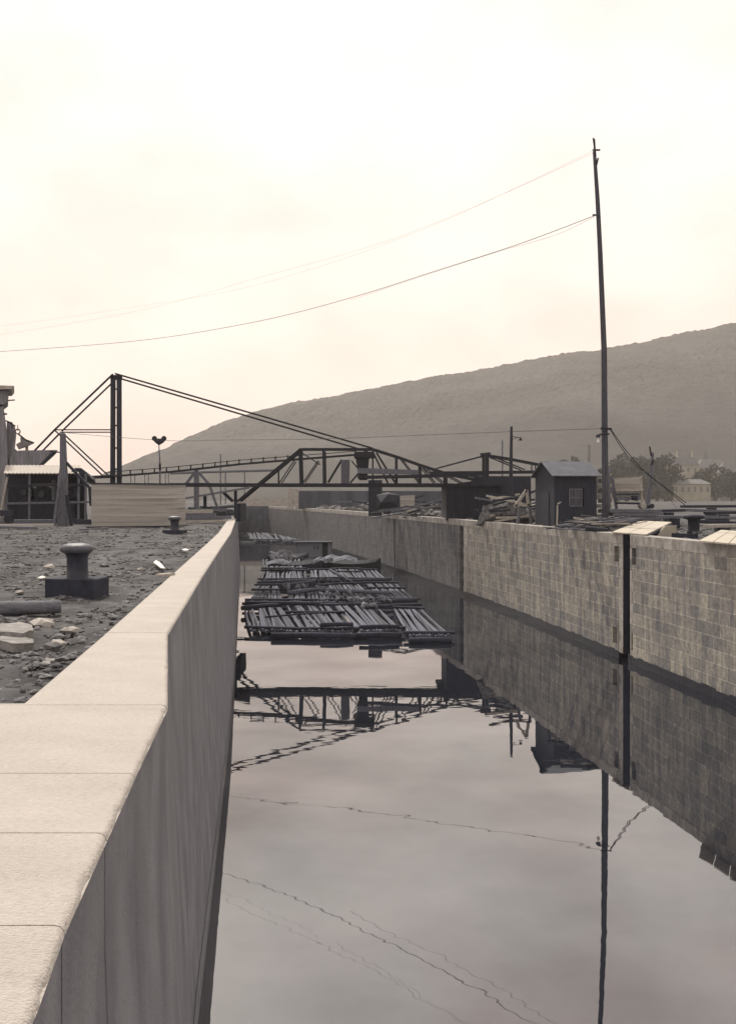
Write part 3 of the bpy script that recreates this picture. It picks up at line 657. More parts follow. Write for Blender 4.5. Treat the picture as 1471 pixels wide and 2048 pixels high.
q = MB(); q.hexa([P(135, 952, Yh-1), P(185, 958, Yh-1), P(192, 966, Yh+2), P(135, 964, Yh+2)], [P(150, 936, Yh-1), P(163, 936, Yh-1), P(190, 956, Yh+2), P(150, 936, Yh+2)]); q.build('side_roof', M['tarp'], sh)
q = MB(); rb = random.Random(11)
em = thing('machine', 'dark engine with drums and wheels sheltered inside the open shed', 'machine', (P(80, 0, Yh+.8).x, Yh+.8, GZ))
q.hexa([P(35, 1046, Yh), P(150, 1046, Yh), P(150, 1045, Yh+1.8), P(35, 1045, Yh+1.8)], [P(35, 1000, Yh), P(150, 1000, Yh), P(150, 1000, Yh+1.8), P(35, 1000, Yh+1.8)]); q.build('bed', M['timber_dark'], em)
for px, py, r_ in ((50, 985, 15), (85, 988, 17), (135, 985, 14)):
    q = MB(); c = P(px, py, Yh+.2); q.tube([c, c+Vector((0, 1.3, 0))], r_*Yh/F, 20); q.build('drum', M['timber_dark'], em)
    q = MB(); q.tube([c-Vector((0, .2, 0)), c-Vector((0, .05, 0))], r_*.4*Yh/F, 12); q.build('hub', M['iron_worn'], em)
q = MB(); q.tube([P(108, 1000, Yh), P(108, 960, Yh)], .15); q.tube([P(65, 970, Yh), P(120, 968, Yh)], .1); q.build('shafting', M['timber'], em)

# ---------------- tall dredge tower at the left edge ----------------
Yd = 72; dt = thing('mixing_tower', 'tall grey timber tower with flat roof and side chutes, cut off by the left edge', 'tower', (P(-10, 0, Yd).x, Yd, GZ))
def DX(pts_b, pts_t, y0, y1, name, m):
    vd = Vector((-.352, 1, 0)); q = MB(); A = [P(*p, Yd)+vd*y0 for p in pts_b]; Bt = [P(*p, Yd)+vd*y1 for p in pts_b]
    n = len(pts_b); q.poly(A[::-1] if True else A); q.poly(Bt)
    for i in range(n): q.quad(A[i], A[(i+1) % n], Bt[(i+1) % n], Bt[i])
    return q.build(name, m, dt)
M['tower'] = mat('tower_board', (.20, .19, .19), .4, 1.2, .9, (4, 4, .5))
DX([(-45, 1043), (10, 1043), (16, 930), (14, 860), (8, 815), (-45, 815)], 0, -1, 2.5, 'tower_body', M['tower'])
DX([(-45, 812), (8, 812), (16, 806), (17, 785), (-45, 785)], 0, -1.3, 2.8, 'cabin', M['tower'])
DX([(-45, 785), (24, 783), (29, 777), (-45, 774)], 0, -1.7, 3.2, 'roof', M['timber_pale'])
DX([(14, 842), (22, 845), (30, 852), (33, 870), (30, 898), (38, 905), (60, 960), (14, 960)], 0, -.6, 1.2, 'gear_housing', M['tower'])
DX([(41, 875), (54, 880), (68, 886), (56, 892), (38, 898), (33, 889), (42, 884)], 0, -.5, .8, 'hopper', mat('hopper_plate', (.22, .2, .19), .3, 2))
DX([(38, 902), (115, 901), (108, 908), (85, 930), (72, 934), (20, 936), (20, 915)], 0, -.9, 1.1, 'chute', M['tower'])
DX([(116, 903), (108, 912), (87, 931), (78, 931), (100, 908)], 0, -1.1, -.9, 'chute_beam', M['timber_dark'])
DX([(51, 890), (57, 890), (57, 903), (51, 903)], 0, -.2, .2, 'stand', M['timber_pale'])
for a, b, w_ in (((16, 801), (30, 800), .08), ((12, 841), (31, 852), .08), ((8, 828), (14, 828), .12), ((36, 850), (36, 862), .04), ((37, 868), (52, 880), .1), ((52, 880), (68, 886), .12), ((24, 844), (25, 856), .07), ((100, 903), (122, 905), .08)):
    q = MB(); q.bar(P(*a, Yd-1.2), P(*b, Yd-1.2), w_); q.build('rod', di, dt)
q = MB(); c = P(36, 863, Yd-1.2); q.tube([c+Vector((.17*math.cos(t*.698), 0, .17*math.sin(t*.698))) for t in range(10)], .045, 6); q.build('hook_ring', di, dt)
# low trolley and ground timbers on the left
tl = thing('trolley', 'low dark flat trolley half cut off at the left edge', 'cart', (P(5, 1040, 58).x, 58, GZ))
q = MB(); q.hexa([P(-30, 1032, 57), P(27, 1032, 57), P(27, 1032, 59.5), P(-30, 1032, 59.5)], [P(-30, 1020, 57), P(26, 1020, 57), P(26, 1020, 59.5), P(-30, 1020, 59.5)]); q.build('bed', M['timber_dark'], tl, bevel=.03)
for px in (-12, 16): q = MB(); c = P(px, 1039, 57); q.tube([c, c+Vector((0, .15, 0))], .24, 16); q.build('wheel', di, tl)
def ground_timber(a, b, Y0, Y1, w, h, m, label, name='timber', group='timbers lying on the left bank', z=None):
    A = P(a[0], a[1], Y0); Bq = P(b[0], b[1], Y1); z = GZ+h/2+.02 if z is None else z
    A.z = Bq.z = z; q = MB(); q.bar(A, Bq, w, h); return tag(q.build(name, m, bevel=.015), label, 'timber', group)
ground_timber((-30, 1054), (108, 1054), 56, 57, .3, .16, M['board_grey'], 'long pale squared timber lying on the ground left of the mast foot')
ground_timber((-20, 1060), (70, 1062), 54, 52, .25, .14, M['timber'], 'grey squared timber lying just in front of the pale one')
ground_timber((160, 1065), (215, 1058), 50, 52, .18, .1, M['timber'], 'thin plank lying before the boarded box at its left corner')
ground_timber((150, 1030), (184, 1036), 64, 62, .3, .3, M['timber_dark'], 'dark beam between timber mast and boarded box')
ground_timber((30, 1028), (105, 1030), 62, 62, .4, .3, M['timber'], 'grey beam under the rail of the open shed')
# stacked timber right of the box
rb = random.Random(21)
for i in range(9):
    a = P(rb.uniform(345, 370), 1030, 64+i*.7); L_ = rb.uniform(2, 4)
    q = MB(); z = GZ+.12+.22*(i % 4); q.bar((a.x, a.y, z), (a.x+L_, a.y+rb.uniform(-.4, .6), z+rb.uniform(0, .08)), .28, .18)
    tag(q.build('beam', M['timber'] if i % 3 else M['timber_pale']), 'grey beam in the loose stack right of the boarded box', 'timber', 'beams stacked behind the far bollards')

rb = random.Random(61)
for i in range(24):
    px = rb.uniform(350, 472); Y = rb.uniform(66, 95); c = P(px, 1020, Y); c.z = GZ+rb.uniform(.1, .9); a = rb.uniform(-.5, .5); d = Vector((math.cos(a), math.sin(a), rb.uniform(-.12, .12)))*rb.uniform(.6, 1.8)
    q = MB(); q.bar(c-d, c+d, .3, .16); tag(q.build('beam', M[rb.choice(['timber', 'timber_dark', 'timber_dark', 'timber_dark'])]), 'dark beam in the jumble of timber behind the far end of the left wall', 'timber', 'jumbled timbers behind the left wall end')
# ---------------- bollards ----------------
def bollard(loc, sc, label, rz=0):
    b = thing('bollard', label, 'bollard', loc, 'mooring bollards on the left bank')
    c = Vector(loc)
    q = MB(); q.box(c+Vector((-.03, 0, .14)), (.84, .62, .50), Matrix.Rotation(R(-9), 3, 'Z')); q.build('plinth', M['plinth'], b, bevel=.02)
    q = MB(); q.lathe(c+Vector((-.03, 0, .36)), [(.19, 0), (.19, .02), (.175, .03), (.17, .2), (.17, .36), (.19, .41), (.225, .46), (.235, .48)], 32); q.build('stem', M['iron_bollard'], b, smooth=True)
    q = MB(); q.lathe(c+Vector((-.03, 0, .36)), [(.225, .44), (.262, .465), (.272, .50), (.262, .54), (.21, .575), (.12, .595), (0.005, .60)], 32)
    for v in q.v: v.x -= .012
    q.build('cap', M['iron_cap'], b, smooth=True)
    return b
M['plinth'] = mat('plinth', (.032, .032, .036), .4, 5, .9)
M['iron_bollard'] = mat('iron_bollard', (.03, .03, .034), .5, 7, .5, (1, 1, .5), .4)
M['iron_cap'] = mat('iron_cap', (.09, .086, .084), .3, 9, .5, bump=.3)
bp_ = G(148, 1200, GZ+.0)
b0 = bollard((bp_.x, bp_.y+.3, GZ-.05), 1, 'nearest squat iron mooring bollard on a dark rectangular plinth')
c1 = G(351, 1066, GZ); c2 = G(402, 1042, GZ)
dup(b0, (c1.x, c1.y, GZ-.3), label='second iron bollard, at the right end of the boarded box', sc=1.15)
dup(b0, (c2.x, c2.y, GZ-.3), label='farthest iron bollard, between the boarded box and the wall top', sc=1.3)
# log and slabs near the bollard
q = MB(); a = G(-30, 1232, GZ); b = G(122, 1226, GZ); a.z = b.z = GZ+.09
q.tube([a, lerp(a, b, .3)+Vector((0, .02, .005)), lerp(a, b, .7), b], [.10, .105, .098, .09], 14); tag(q.build('log', mat('log_pale', (.13, .125, .12), .4, 3, .9, (1, 6, 6)), smooth=True), 'thick short grey log lying in front of the nearest bollard', 'log')
M['slab'] = mat('slab', (.22, .208, .195), .4, 5, .9, bump=.8)
def slab(pxs, z, th, label, m='pale_stone'):
    q = MB(); rr = random.Random(len(label)); pts = []
    for i_, (x, y) in enumerate(pxs):
        a, b = G(x, y, z), G(*pxs[(i_+1) % len(pxs)], z)
        for f in (0, .35, .7): p = lerp(a, b, f); pts.append(p+Vector((rr.uniform(-.012, .012), rr.uniform(-.02, .02), rr.uniform(-.012, .012))))
    q.poly([p+Vector((0, 0, 0)) for p in pts]); n = len(pts)
    lo = [p-Vector((0, 0, th)) for p in pts]
    for i in range(n): q.quad(pts[i], lo[i], lo[(i+1) % n], pts[(i+1) % n])
    q.f = [f[::-1] for f in q.f]
    return tag(q.build('stone_slab', M['slab'], bevel=.012), label, 'stone', 'loose stones on the left bank')
slab([(-20, 1252), (5, 1247), (40, 1244), (64, 1248), (67, 1258), (45, 1266), (-20, 1262)], GZ+.11, .13, 'flat pale slab just below the thick log at the left edge')
slab([(2, 1270), (30, 1267), (71, 1280), (66, 1284), (25, 1285), (0, 1280)], GZ+.07, .1, 'second flat pale slab, nearer than the one under the log')
slab([(78, 1331), (88, 1318), (104, 1314), (110, 1320), (92, 1333)], GZ+.05, .08, 'small very pale flat stone nearest to the wall foot')
def scrap(pxs, label, z=.07):
    q = MB(); pts = [G(x, y, GZ+z+.02*math.sin(i*2)) for i, (x, y) in enumerate(pxs)]; q.poly(pts); o = q.build('paper_scrap', M['white_scrap']); o.modifiers.new('s', 'SOLIDIFY').thickness = .02; return tag(o, label, 'scrap', 'white scraps on the left bank')
scrap([(307, 1126), (312, 1122), (320, 1126), (330, 1138), (322, 1137), (313, 1130)], 'white crumpled scrap on the ground halfway along the wall')
scrap([(364, 1100), (371, 1098), (378, 1101), (370, 1102)], 'small white scrap farther along the wall foot')
scrap([(75, 1157), (84, 1153), (92, 1156), (84, 1158)], 'white fragment just left of the nearest bollard plinth')
q = MB(); a = G(316, 1153, 0); b = G(345, 1150, 0); a.z = b.z = GZ+.17; q.bar(a, b, .14, .05); tag(q.build('plank', M['timber_pale']), 'short pale plank butting against the land side of the left wall', 'plank')
# individual rocks
rk = []
rb = random.Random(4)
for i in range(16):
    px, py = rb.uniform(60, 420), 0
    py = rb.uniform(1085, 1330)
    xe = interp([(996, 480), (1043, 452), (1152, 340), (1274, 204), (1407, 48)], py)
    if px > xe-45: px = rb.uniform(0, max(20, xe-50))
    if 70 < px < 225 and 1140 < py < 1240: py = 1255
    if px < 80 and py > 1235: px += 90
    if px > xe-40: px = xe-60
    p = G(px, py, GZ); q = MB(); q.rock((0, 0, 0), rb.uniform(.07, .15), (1.3, 1, .55), rb.uniform(0, 3), seed=i)
    o = q.build('stone', M['pale_stone'] if i % 2 else M['rubble']); o.location = (p.x, p.y, GZ+.05)
    tag(o, 'fist to head sized broken stone among the rubble on the left bank', 'stone', 'broken stones on the left bank')
# uncountable rubble
def rubble(name, n, sampler, m, zf, rs=(.008, .10), seed=1):
    q = MB(); rr = random.Random(seed)
    for i in range(n):
        X, Y = sampler(rr); r = rs[0]+(rs[1]-rs[0])*rr.random()**3*(1+Y*.008)
        q.rock((X, Y, zf+r*.15+nv(X, Y, .5, .10)+nv(X, Y, 1.7, .05)), r, (rr.uniform(.8, 1.8), rr.uniform(.7, 1.2), rr.uniform(.3, .8)), rr.uniform(0, 6.28), seed=rr.random())
    return struct(q.build(name, m), 'stuff')
def samL(rr):
    while True:
        Y = 7.4+48*rr.random()**1.5; X = eL(Y)-.15-rr.random()**.9*(3+Y*.36)
        if nv(X, Y, .9)+.6*nv(X, Y, 2.7)+.1 > rr.uniform(-.25, .45): return X, Y
rubble('rubble', 24000, samL, M['rubble'], GZ, (.006, .062), seed=2)
rubble('pale_rubble', 1500, samL, M['slab'], GZ, (.006, .04), seed=9)
def samR(rr):
    Y = 36+42*rr.random(); return eR(Y)+.5+rr.random()**1.4*12, Y
rubble('rubble', 1500, samR, M['rubble'], GZ+.02, (.03, .16), seed=5)
def samF(rr):
    Y = 78+70*rr.random(); return eR(Y)+.6+rr.random()*14, Y
rubble('rubble', 700, samF, M['rubble'], GZ+.05, (.1, .5), seed=6)

# ---------------- hut on the right bank ----------------
U = Vector((-.1215, .9926, 0)); V = Vector((.9926, .1215, 0))       # along the canal, away from it
h0 = P(1109, 1055, 54.5); h0.z = GZ
hu = thing('wooden_hut', 'small dark wooden hut with felt gable roof and one window on the right bank', 'hut', tuple(h0))
Wd, Dp = 2.35, 3.6
def HP(v, u, z): return h0+V*v+U*u+Vector((0, 0, z))
e_h = CZ-(951-H0)*54.5/F-GZ; r_h = CZ-(926-H0)*56.2/F-GZ
# front wall built of upright boards with a window opening
q = MB(); wx0, wx1, wz0, wz1 = .80, 1.50, e_h*.42, e_h*.74
nb = 16
for i in range(nb):
    a, b = Wd*i/nb+.004, Wd*(i+1)/nb-.004
    segs = [(0, e_h)] if b < wx0 or a > wx1 else [(0, wz0), (wz1, e_h)]
    for z0, z1 in segs: q.hexa([HP(a, 0, z0), HP(b, 0, z0), HP(b, .05, z0), HP(a, .05, z0)], [HP(a, 0, z1), HP(b, 0, z1), HP(b, .05, z1), HP(a, .05, z1)])
q.hexa([HP(0, Dp, 0), HP(Wd, Dp, 0), HP(Wd, Dp+.05, 0), HP(0, Dp+.05, 0)], [HP(0, Dp, e_h), HP(Wd, Dp, e_h), HP(Wd, Dp+.05, e_h), HP(0, Dp+.05, e_h)])
mid = Dp/2
for v in (0, Wd):
    for i in range(18):
        a, b = Dp*i/18+.004, Dp*(i+1)/18-.004
        za = e_h+(r_h-e_h)*(1-abs(a-mid)/mid); zb = e_h+(r_h-e_h)*(1-abs(b-mid)/mid); vv = v-.04
        q.hexa([HP(vv, a, 0), HP(vv+.04, a, 0), HP(vv+.04, b, 0), HP(vv, b, 0)], [HP(vv, a, za), HP(vv+.04, a, za), HP(vv+.04, b, zb), HP(vv, b, zb)])
q.build('wall', M['hut_board'], hu)
q = MB()
for s0, s1 in ((-.28, mid), (Dp+.28, mid)):
    z0 = e_h-.06; z1 = r_h+.05
    A = [HP(-.25, s0, z0), HP(Wd+.2, s0, z0), HP(Wd+.2, s1, z1), HP(-.25, s1, z1)]
    q.hexa(A, [p+Vector((0, 0, .05)) for p in A])
q.build('roof', M['roof_felt'], hu)
wf = MB(); cw = M['timber']
for a, b in ((HP(wx0, -.02, wz0), HP(wx1, -.02, wz0)), (HP(wx0, -.02, wz1), HP(wx1, -.02, wz1)), (HP(wx0, -.02, wz0), HP(wx0, -.02, wz1)), (HP(wx1, -.02, wz0), HP(wx1, -.02, wz1)), (HP((wx0+wx1)/2, -.02, wz0), HP((wx0+wx1)/2, -.02, wz1)), (HP(wx0, -.02, lerp(wz0, wz1, .5)), HP(wx1, -.02, lerp(wz0, wz1, .5)))): wf.bar(a, b, .055)
wo = wf.build('window', cw, hu)
q = MB(); q.quad(HP(wx0, .01, wz0), HP(wx1, .01, wz0), HP(wx1, .01, wz1), HP(wx0, .01, wz1)); q.build('pane', M['glass'], wo)
q = MB(); vv = -.05
q.hexa([HP(vv-.03, .9, 0), HP(vv, .9, 0), HP(vv, 2.3, 0), HP(vv-.03, 2.3, 0)], [HP(vv-.03, .9, 2.0), HP(vv, .9, 2.0), HP(vv, 2.3, 2.0), HP(vv-.03, 2.3, 2.0)]); do = q.build('door', M['timber_dark'], hu)
q = MB(); q.bar(HP(vv-.06, 1.0, 1.0), HP(vv-.06, 1.0, 1.12), .03); q.build('handle', M['iron_worn'], do)
q = MB(); q.bar(P(1113, 1052, 53.4), P(1114, 1010, 53.4), .07); q.bar(P(1114, 1008, 53.4), P(1121, 1004, 53.4), .06); tag(q.build('standpipe', M['timber_pale']), 'thin pale bent standpipe before the left corner of the wooden hut', 'pipe')

# lumber rack and drums behind the pole
Yr = 56; lr = thing('timber_rack', 'timber rack with pale top board, between the tall pole and the leaning pole', 'rack', (P(1250, 0, Yr).x, Yr, GZ))
for a, b, w_, m in (((1218, 1020), (1216, 945), 4, 'timber'), ((1283, 1020), (1281, 952), 3, 'timber_pale'), ((1232, 1018), (1222, 950), 5, 'timber')): q = MB(); q.bar(P(*a, Yr), P(*b, Yr), w_*Yr/F); q.build('post', M[m], lr)
for a, b, w_, m in (((1228, 958), (1280, 955), 3, 'timber_pale'), ((1228, 980), (1283, 979), 5, 'timber_pale'), ((1230, 989), (1275, 988), 3, 'timber_dark'), ((1230, 998), (1278, 997), 5, 'timber'), ((1230, 1006), (1276, 1007), 4, 'timber_dark')): q = MB(); q.bar(P(*a, Yr), P(*b, Yr), .5, w_*Yr/F); q.build('shelf', M[m], lr)
q = MB(); q.hexa([P(1228, 978, Yr+1), P(1282, 978, Yr+1), P(1282, 978, Yr+1.1), P(1228, 978, Yr+1.1)], [P(1228, 957, Yr+1), P(1280, 957, Yr+1), P(1280, 957, Yr+1.1), P(1228, 957, Yr+1.1)]); q.build('back_panel', M['board_grey'], lr)
q = MB(); z_ = P(0, 1018, 56).z; a = P(1212, 0, 56).x; b = P(1312, 0, 56).x
for j in range(5):
    for i2 in range(3): q.box(((a+b)/2+.1*((j+i2) % 2), 55.3+i2*.75, GZ+(z_-GZ)*(j+.5)/5), (b-a, .68, (z_-GZ)/5-.02))
tag(q.build('timber_pile', M['timber'], bevel=.015), 'low neat timber pile carrying the rack, right of the tall pole', 'timber')
st = thing('log_stack', 'stack of cut timber ends piled against the right side of the wooden hut', 'stack', (P(1203, 0, 57).x, 57, GZ))
for i in range(12):
    q = MB(); y_ = 1052-i*10; q.bar(P(1196+(i % 2)*3, y_, 56.5), P(1218, y_-1, 58), .26, .2); q.build('timber', M['timber'] if i % 2 else M['timber_pale'], st)
for (px, py, r_, lab) in ((1283, 1012, 6, 'round pale stone ball leaning at the leaning pole foot, left side'), (1300, 1012, 5, 'small dark round drum right of the leaning pole foot'), (1268, 996, 5, 'dark round bundle on the timber rack')):
    q = MB(); c = P(px, py, 55.6); q.tube([c-Vector((0, .3, 0)), c+Vector((0, .3, 0))], r_*55.6/F, 14)
    tag(q.build('drum', M['pale_stone'] if r_ == 6 else M['timber_dark'], bevel=.03), lab, 'drum')
# plank heap by the pole
rb = random.Random(31)
for i in range(56):
    px = rb.uniform(1130, 1268); Y = rb.uniform(45, 52); c = P(px, 1040, Y); a = rb.uniform(-.5, .5); L_ = rb.uniform(.5, 1.3)
    hz = GZ+.12+.62*rb.random()*(1-abs(px-1205)/90)
    d = Vector((math.cos(a), math.sin(a), rb.uniform(-.12, .25)))*L_; c.z = hz+.1
    q = MB(); q.bar(c-d, c+d, rb.uniform(.1, .25), .05)
    tag(q.build('plank', M[rb.choice(['timber_pale', 'timber', 'timber', 'pale_stone', 'timber_dark'])]), 'broken plank in the heap around the foot of the tall pole', 'plank', 'planks heaped by the tall pole')
q = MB(); q.tube([P(1170, 1057, 44.6), P(1214, 1061, 44.6)], .11, 12); tag(q.build('pipe', M['dark_iron']), 'short dark pipe lying behind the wall top at the tall pole foot', 'pipe')
tn = thing('tent_shelter', 'small dark triangular shelter right of the tall pole', 'shelter', (P(1290, 0, 67).x, 67, GZ))
q = MB(); A = [P(1268, 1042, 66), P(1290, 1014, 66), P(1314, 1042, 66)]; Bq = [P(1262, 1040, 69), P(1286, 1014, 69), P(1306, 1040, 69)]
q.quad(A[0], A[1], Bq[1], Bq[0]); q.quad(A[1], A[2], Bq[2], Bq[1]); o = q.build('roof', M['timber_dark'], tn); o.modifiers.new('s', 'SOLIDIFY').thickness = .06
q = MB(); q.bar(A[0], A[1], .1); q.bar(A[1], A[2], .1); q.build('frame', M['timber'], tn)
# pale board covers on the wall
def cover(q4, z4, label, m='timber_pale', n=2, drop=.0):
    t = thing('board_cover', label, 'boards', tuple(sum(([G(x, y, z) for (x, y), z in zip(q4, z4)]), Vector())/4), 'pale board covers behind the masonry wall top')
    c = [G(x, y, z) for (x, y), z in zip(q4, z4)]      # near left, near right, far right, far left
    for i in range(n):
        q = MB(); a, b, d, e = [lerp(c[0], c[1], i/n+.01), lerp(c[0], c[1], (i+1)/n-.01), lerp(c[3], c[2], (i+1)/n-.01), lerp(c[3], c[2], i/n+.01)]
        q.hexa([a, b, d, e], [p+Vector((0, 0, .05)) for p in (a, b, d, e)]); q.build('board', M['cover_board'], t)
    q = MB(); q.bar(c[3]-Vector((0, 0, .04)), c[2]-Vector((0, 0, .04)), .08); q.bar(c[1]-Vector((0, .0, .04)), c[2]-Vector((0, 0, .04)), .08); q.build('bearer', M['timber_dark'], t)
    for f in (.05, .5, .95):
        p = lerp(c[3], c[2], f); q = MB(); q.box((p.x, p.y, (p.z-.08+GZ-.1)/2), (.2, .2, max(.05, p.z-.08-GZ+.1))); q.build('support', M['timber_dark'], t)
M['cover_board'] = mat('cover_board', (.42, .385, .33), .25, 2, .9, (1, 4, 1))
cover([(1222, 1066), (1292, 1071), (1342, 1046), (1280, 1043)], (.02, .02, .25, .25), 'pale double board cover sloping up behind the dark groove of the masonry wall')
cover([(1395, 1084), (1490, 1092), (1500, 1066), (1440, 1062)], (.03, .03, .12, .12), 'wide pale board cover at the right edge of the wall top', n=3)
q = MB(); a = P(1342, 1072, 39.5); q.hexa([P(1342, 1074, 39.5), P(1395, 1078, 39), P(1395, 1078, 41), P(1342, 1074, 41)], [P(1342, 1066, 39.5), P(1395, 1068, 39), P(1395, 1068, 39.3), P(1342, 1066, 39.8)]); tag(q.build('timber', M['timber_dark']), 'dark squared timber lying between the two pale board covers', 'timber')
q = MB(); q.hexa([P(1312, 1072, 42), P(1352, 1072, 42), P(1352, 1072, 44), P(1312, 1072, 44)], [P(1330, 1052, 42), P(1352, 1050, 42), P(1352, 1050, 44), P(1325, 1052, 44)]); tag(q.build('timber_block', M['plaster']), 'pale block right of the sloping double board cover', 'block')
# right-bank bollard
rbz = thing('bollard', 'dark squat mooring bollard with wide cap on the right bank', 'bollard', (P(1386, 0, 46).x, 46, GZ))
q = MB(); c = Vector((P(1386, 0, 46).x, 46, GZ)); q.lathe(c, [(.30, 0), (.30, .1), (.26, .15), (.26, .62), (.34, .7)], 24); q.build('stem', M['tarp'], rbz, smooth=True)
q = MB(); q.lathe(c, [(.32, .68), (.40, .72), (.42, .78), (.34, .86), (.1, .88)], 24)
for v in q.v: v.x = c.x+(v.x-c.x)*1.2
q.build('cap', M['tarp'], rbz, smooth=True)
rb = random.Random(8)
for i, (xa, xb, py, Y, m) in enumerate(((1362, 1480, 1013, 62, 'timber_dark'), (1368, 1470, 1020, 58, 'timber'), (1410, 1480, 1026, 55, 'timber_dark'), (1395, 1485, 1034, 51, 'timber'), (1305, 1365, 1022, 56, 'timber_dark'), (1320, 1372, 1034, 52, 'timber'), (1400, 1480, 1043, 47, 'timber_dark'), (1412, 1475, 1052, 44, 'pale_stone'))):
    a = P(xa, py, Y); b = P(xb, py+rb.uniform(-2, 4), Y+1); a.z = max(a.z, GZ+.1); b.z = max(GZ+.1, b.z); q = MB(); q.bar(a, b, .4, .16)
    lab = ['farthest dark timber in the pile at the right edge', 'grey timber second from the back at the right edge', 'dark timber in the middle of the pile at the right edge', 'grey timber above the right bank bollard cap', 'short dark timber left of the right bank bollard, far one', 'short grey timber left of the right bank bollard, near one', 'dark timber right of the right bank bollard', 'pale timber lowest in the pile at the right edge'][i]
    tag(q.build('timber', M[m], bevel=.02), lab, 'timber', 'timbers lying on the right bank')
    q = MB(); q.box(((a.x+b.x)/2, Y+.5, (a.z-.1+GZ)/2), (.5, .5, max(.06, a.z-.08-GZ))); tag(q.build('bearer_block', M['timber_dark']), 'dark bearer block under a timber on the right bank', 'block', 'bearer blocks on the right bank')
# heaps between pier and hut
fr = thing('timber_easel', 'pale triangular timber trestle leaning left of the wooden hut', 'trestle', (P(1048, 0, 58).x, 58, GZ))
for a, b in (((1030, 1012), (1052, 980)), ((1052, 980), (1056, 1010)), ((1028, 1012), (1062, 1010)), ((1040, 1012), (1034, 1048)), ((1058, 1010), (1062, 1048))): q = MB(); q.bar(P(*a, 58), P(*b, 58), .16); q.build('bar', M['timber_pale'] if b[1] < 1015 else M['timber'], fr)
rb = random.Random(41)
for i in range(26):
    c = P(rb.uniform(985, 1064), rb.uniform(985, 1040), rb.uniform(60, 66)); a = rb.uniform(-.7, .7); d = Vector((math.cos(a), math.sin(a), rb.uniform(-.3, .4)))*rb.uniform(.5, 1.4)
    q = MB(); q.bar(c-d, c+d, .2, .12); tag(q.build('plank', M[rb.choice(['timber', 'timber_dark', 'timber_dark', 'timber_pale'])]), 'plank in the tangled heap between bridge pier and wooden hut', 'plank', 'planks heaped left of the hut')
q = MB(); c = P(1025, 1040, 63); q.rock((c.x, 64, GZ+.6), 1.9, (1.2, .8, .62), 0, seed=3); tag(q.build('spoil_heap', M['rubble']), 'dark spoil heap under the tangled planks left of the hut', 'heap')
for i in range(16):
    c = P(rb.uniform(765, 885), 1022, rb.uniform(80, 98)); c.z = GZ+rb.uniform(.1, .9); a = rb.uniform(-.5, .5); d = Vector((math.cos(a), math.sin(a), rb.uniform(-.15, .15)))*rb.uniform(.7, 2)
    q = MB(); q.bar(c-d, c+d, .28, .12); tag(q.build('plank', M[rb.choice(['timber', 'timber_pale', 'timber', 'timber_dark'])]), 'loose plank on the far right bank left of the bridge pier', 'plank', 'planks scattered left of the bridge pier')
hp = thing('tarpaulin_heap', 'black covered heap standing on the far right bank under the truss bridge', 'heap', (P(775, 0, 92).x, 92, GZ))
q = MB(); c = P(776, 1000, 92); q.rock((c.x, 92, 1.1), 1.35, (.95, .9, .95), 0, seed=12); q.build('cover', M['tarp'], hp)
q = MB(); a = P(750, 1000, 95); q.box((a.x, 95, 1.5), (1.3, 1.2, 3.4)); tag(q.build('brick_pier', M['timber_dark'], bevel=.04), 'dark square pier left of the black covered heap', 'pier')
q = MB(); q.hexa([P(790, 1031, 94), P(828, 1031, 94), P(828, 1031, 94.4), P(790, 1031, 94.4)], [P(790, 992, 94), P(829, 990, 94), P(829, 990, 94.4), P(790, 992, 94.4)]); tag(q.build('panel', M['board_grey']), 'pale upright panel right of the black covered heap', 'panel')

rb = random.Random(91)
for i in range(34):
    Y = rb.uniform(84, 135); X = eR(Y)+rb.uniform(.8, 7); c = Vector((X, Y, GZ+rb.uniform(.15, 1.3))); a = rb.uniform(-.6, .6); d = Vector((math.cos(a), math.sin(a), rb.uniform(-.35, .35)))*rb.uniform(.6, 2.4)
    q = MB(); q.bar(c-d, c+d, rb.uniform(.14, .3), .14); tag(q.build('beam', M[rb.choice(['timber', 'timber_dark', 'timber_dark', 'dark_iron'])]), 'dark beam in the tangle beneath and behind the truss bridge', 'timber', 'tangled beams beneath the truss bridge')
for i in range(6):
    Y = 88+i*8; X = eR(Y)+2.5+i % 2*2; q = MB(); q.rock((X, Y, GZ+.3), 1.5, (1.4, 1, .6), i, seed=70+i); tag(q.build('spoil_heap', M['rubble']), 'low dark spoil heap among the beams beyond the truss bridge', 'heap', 'spoil heaps beyond the bridge')
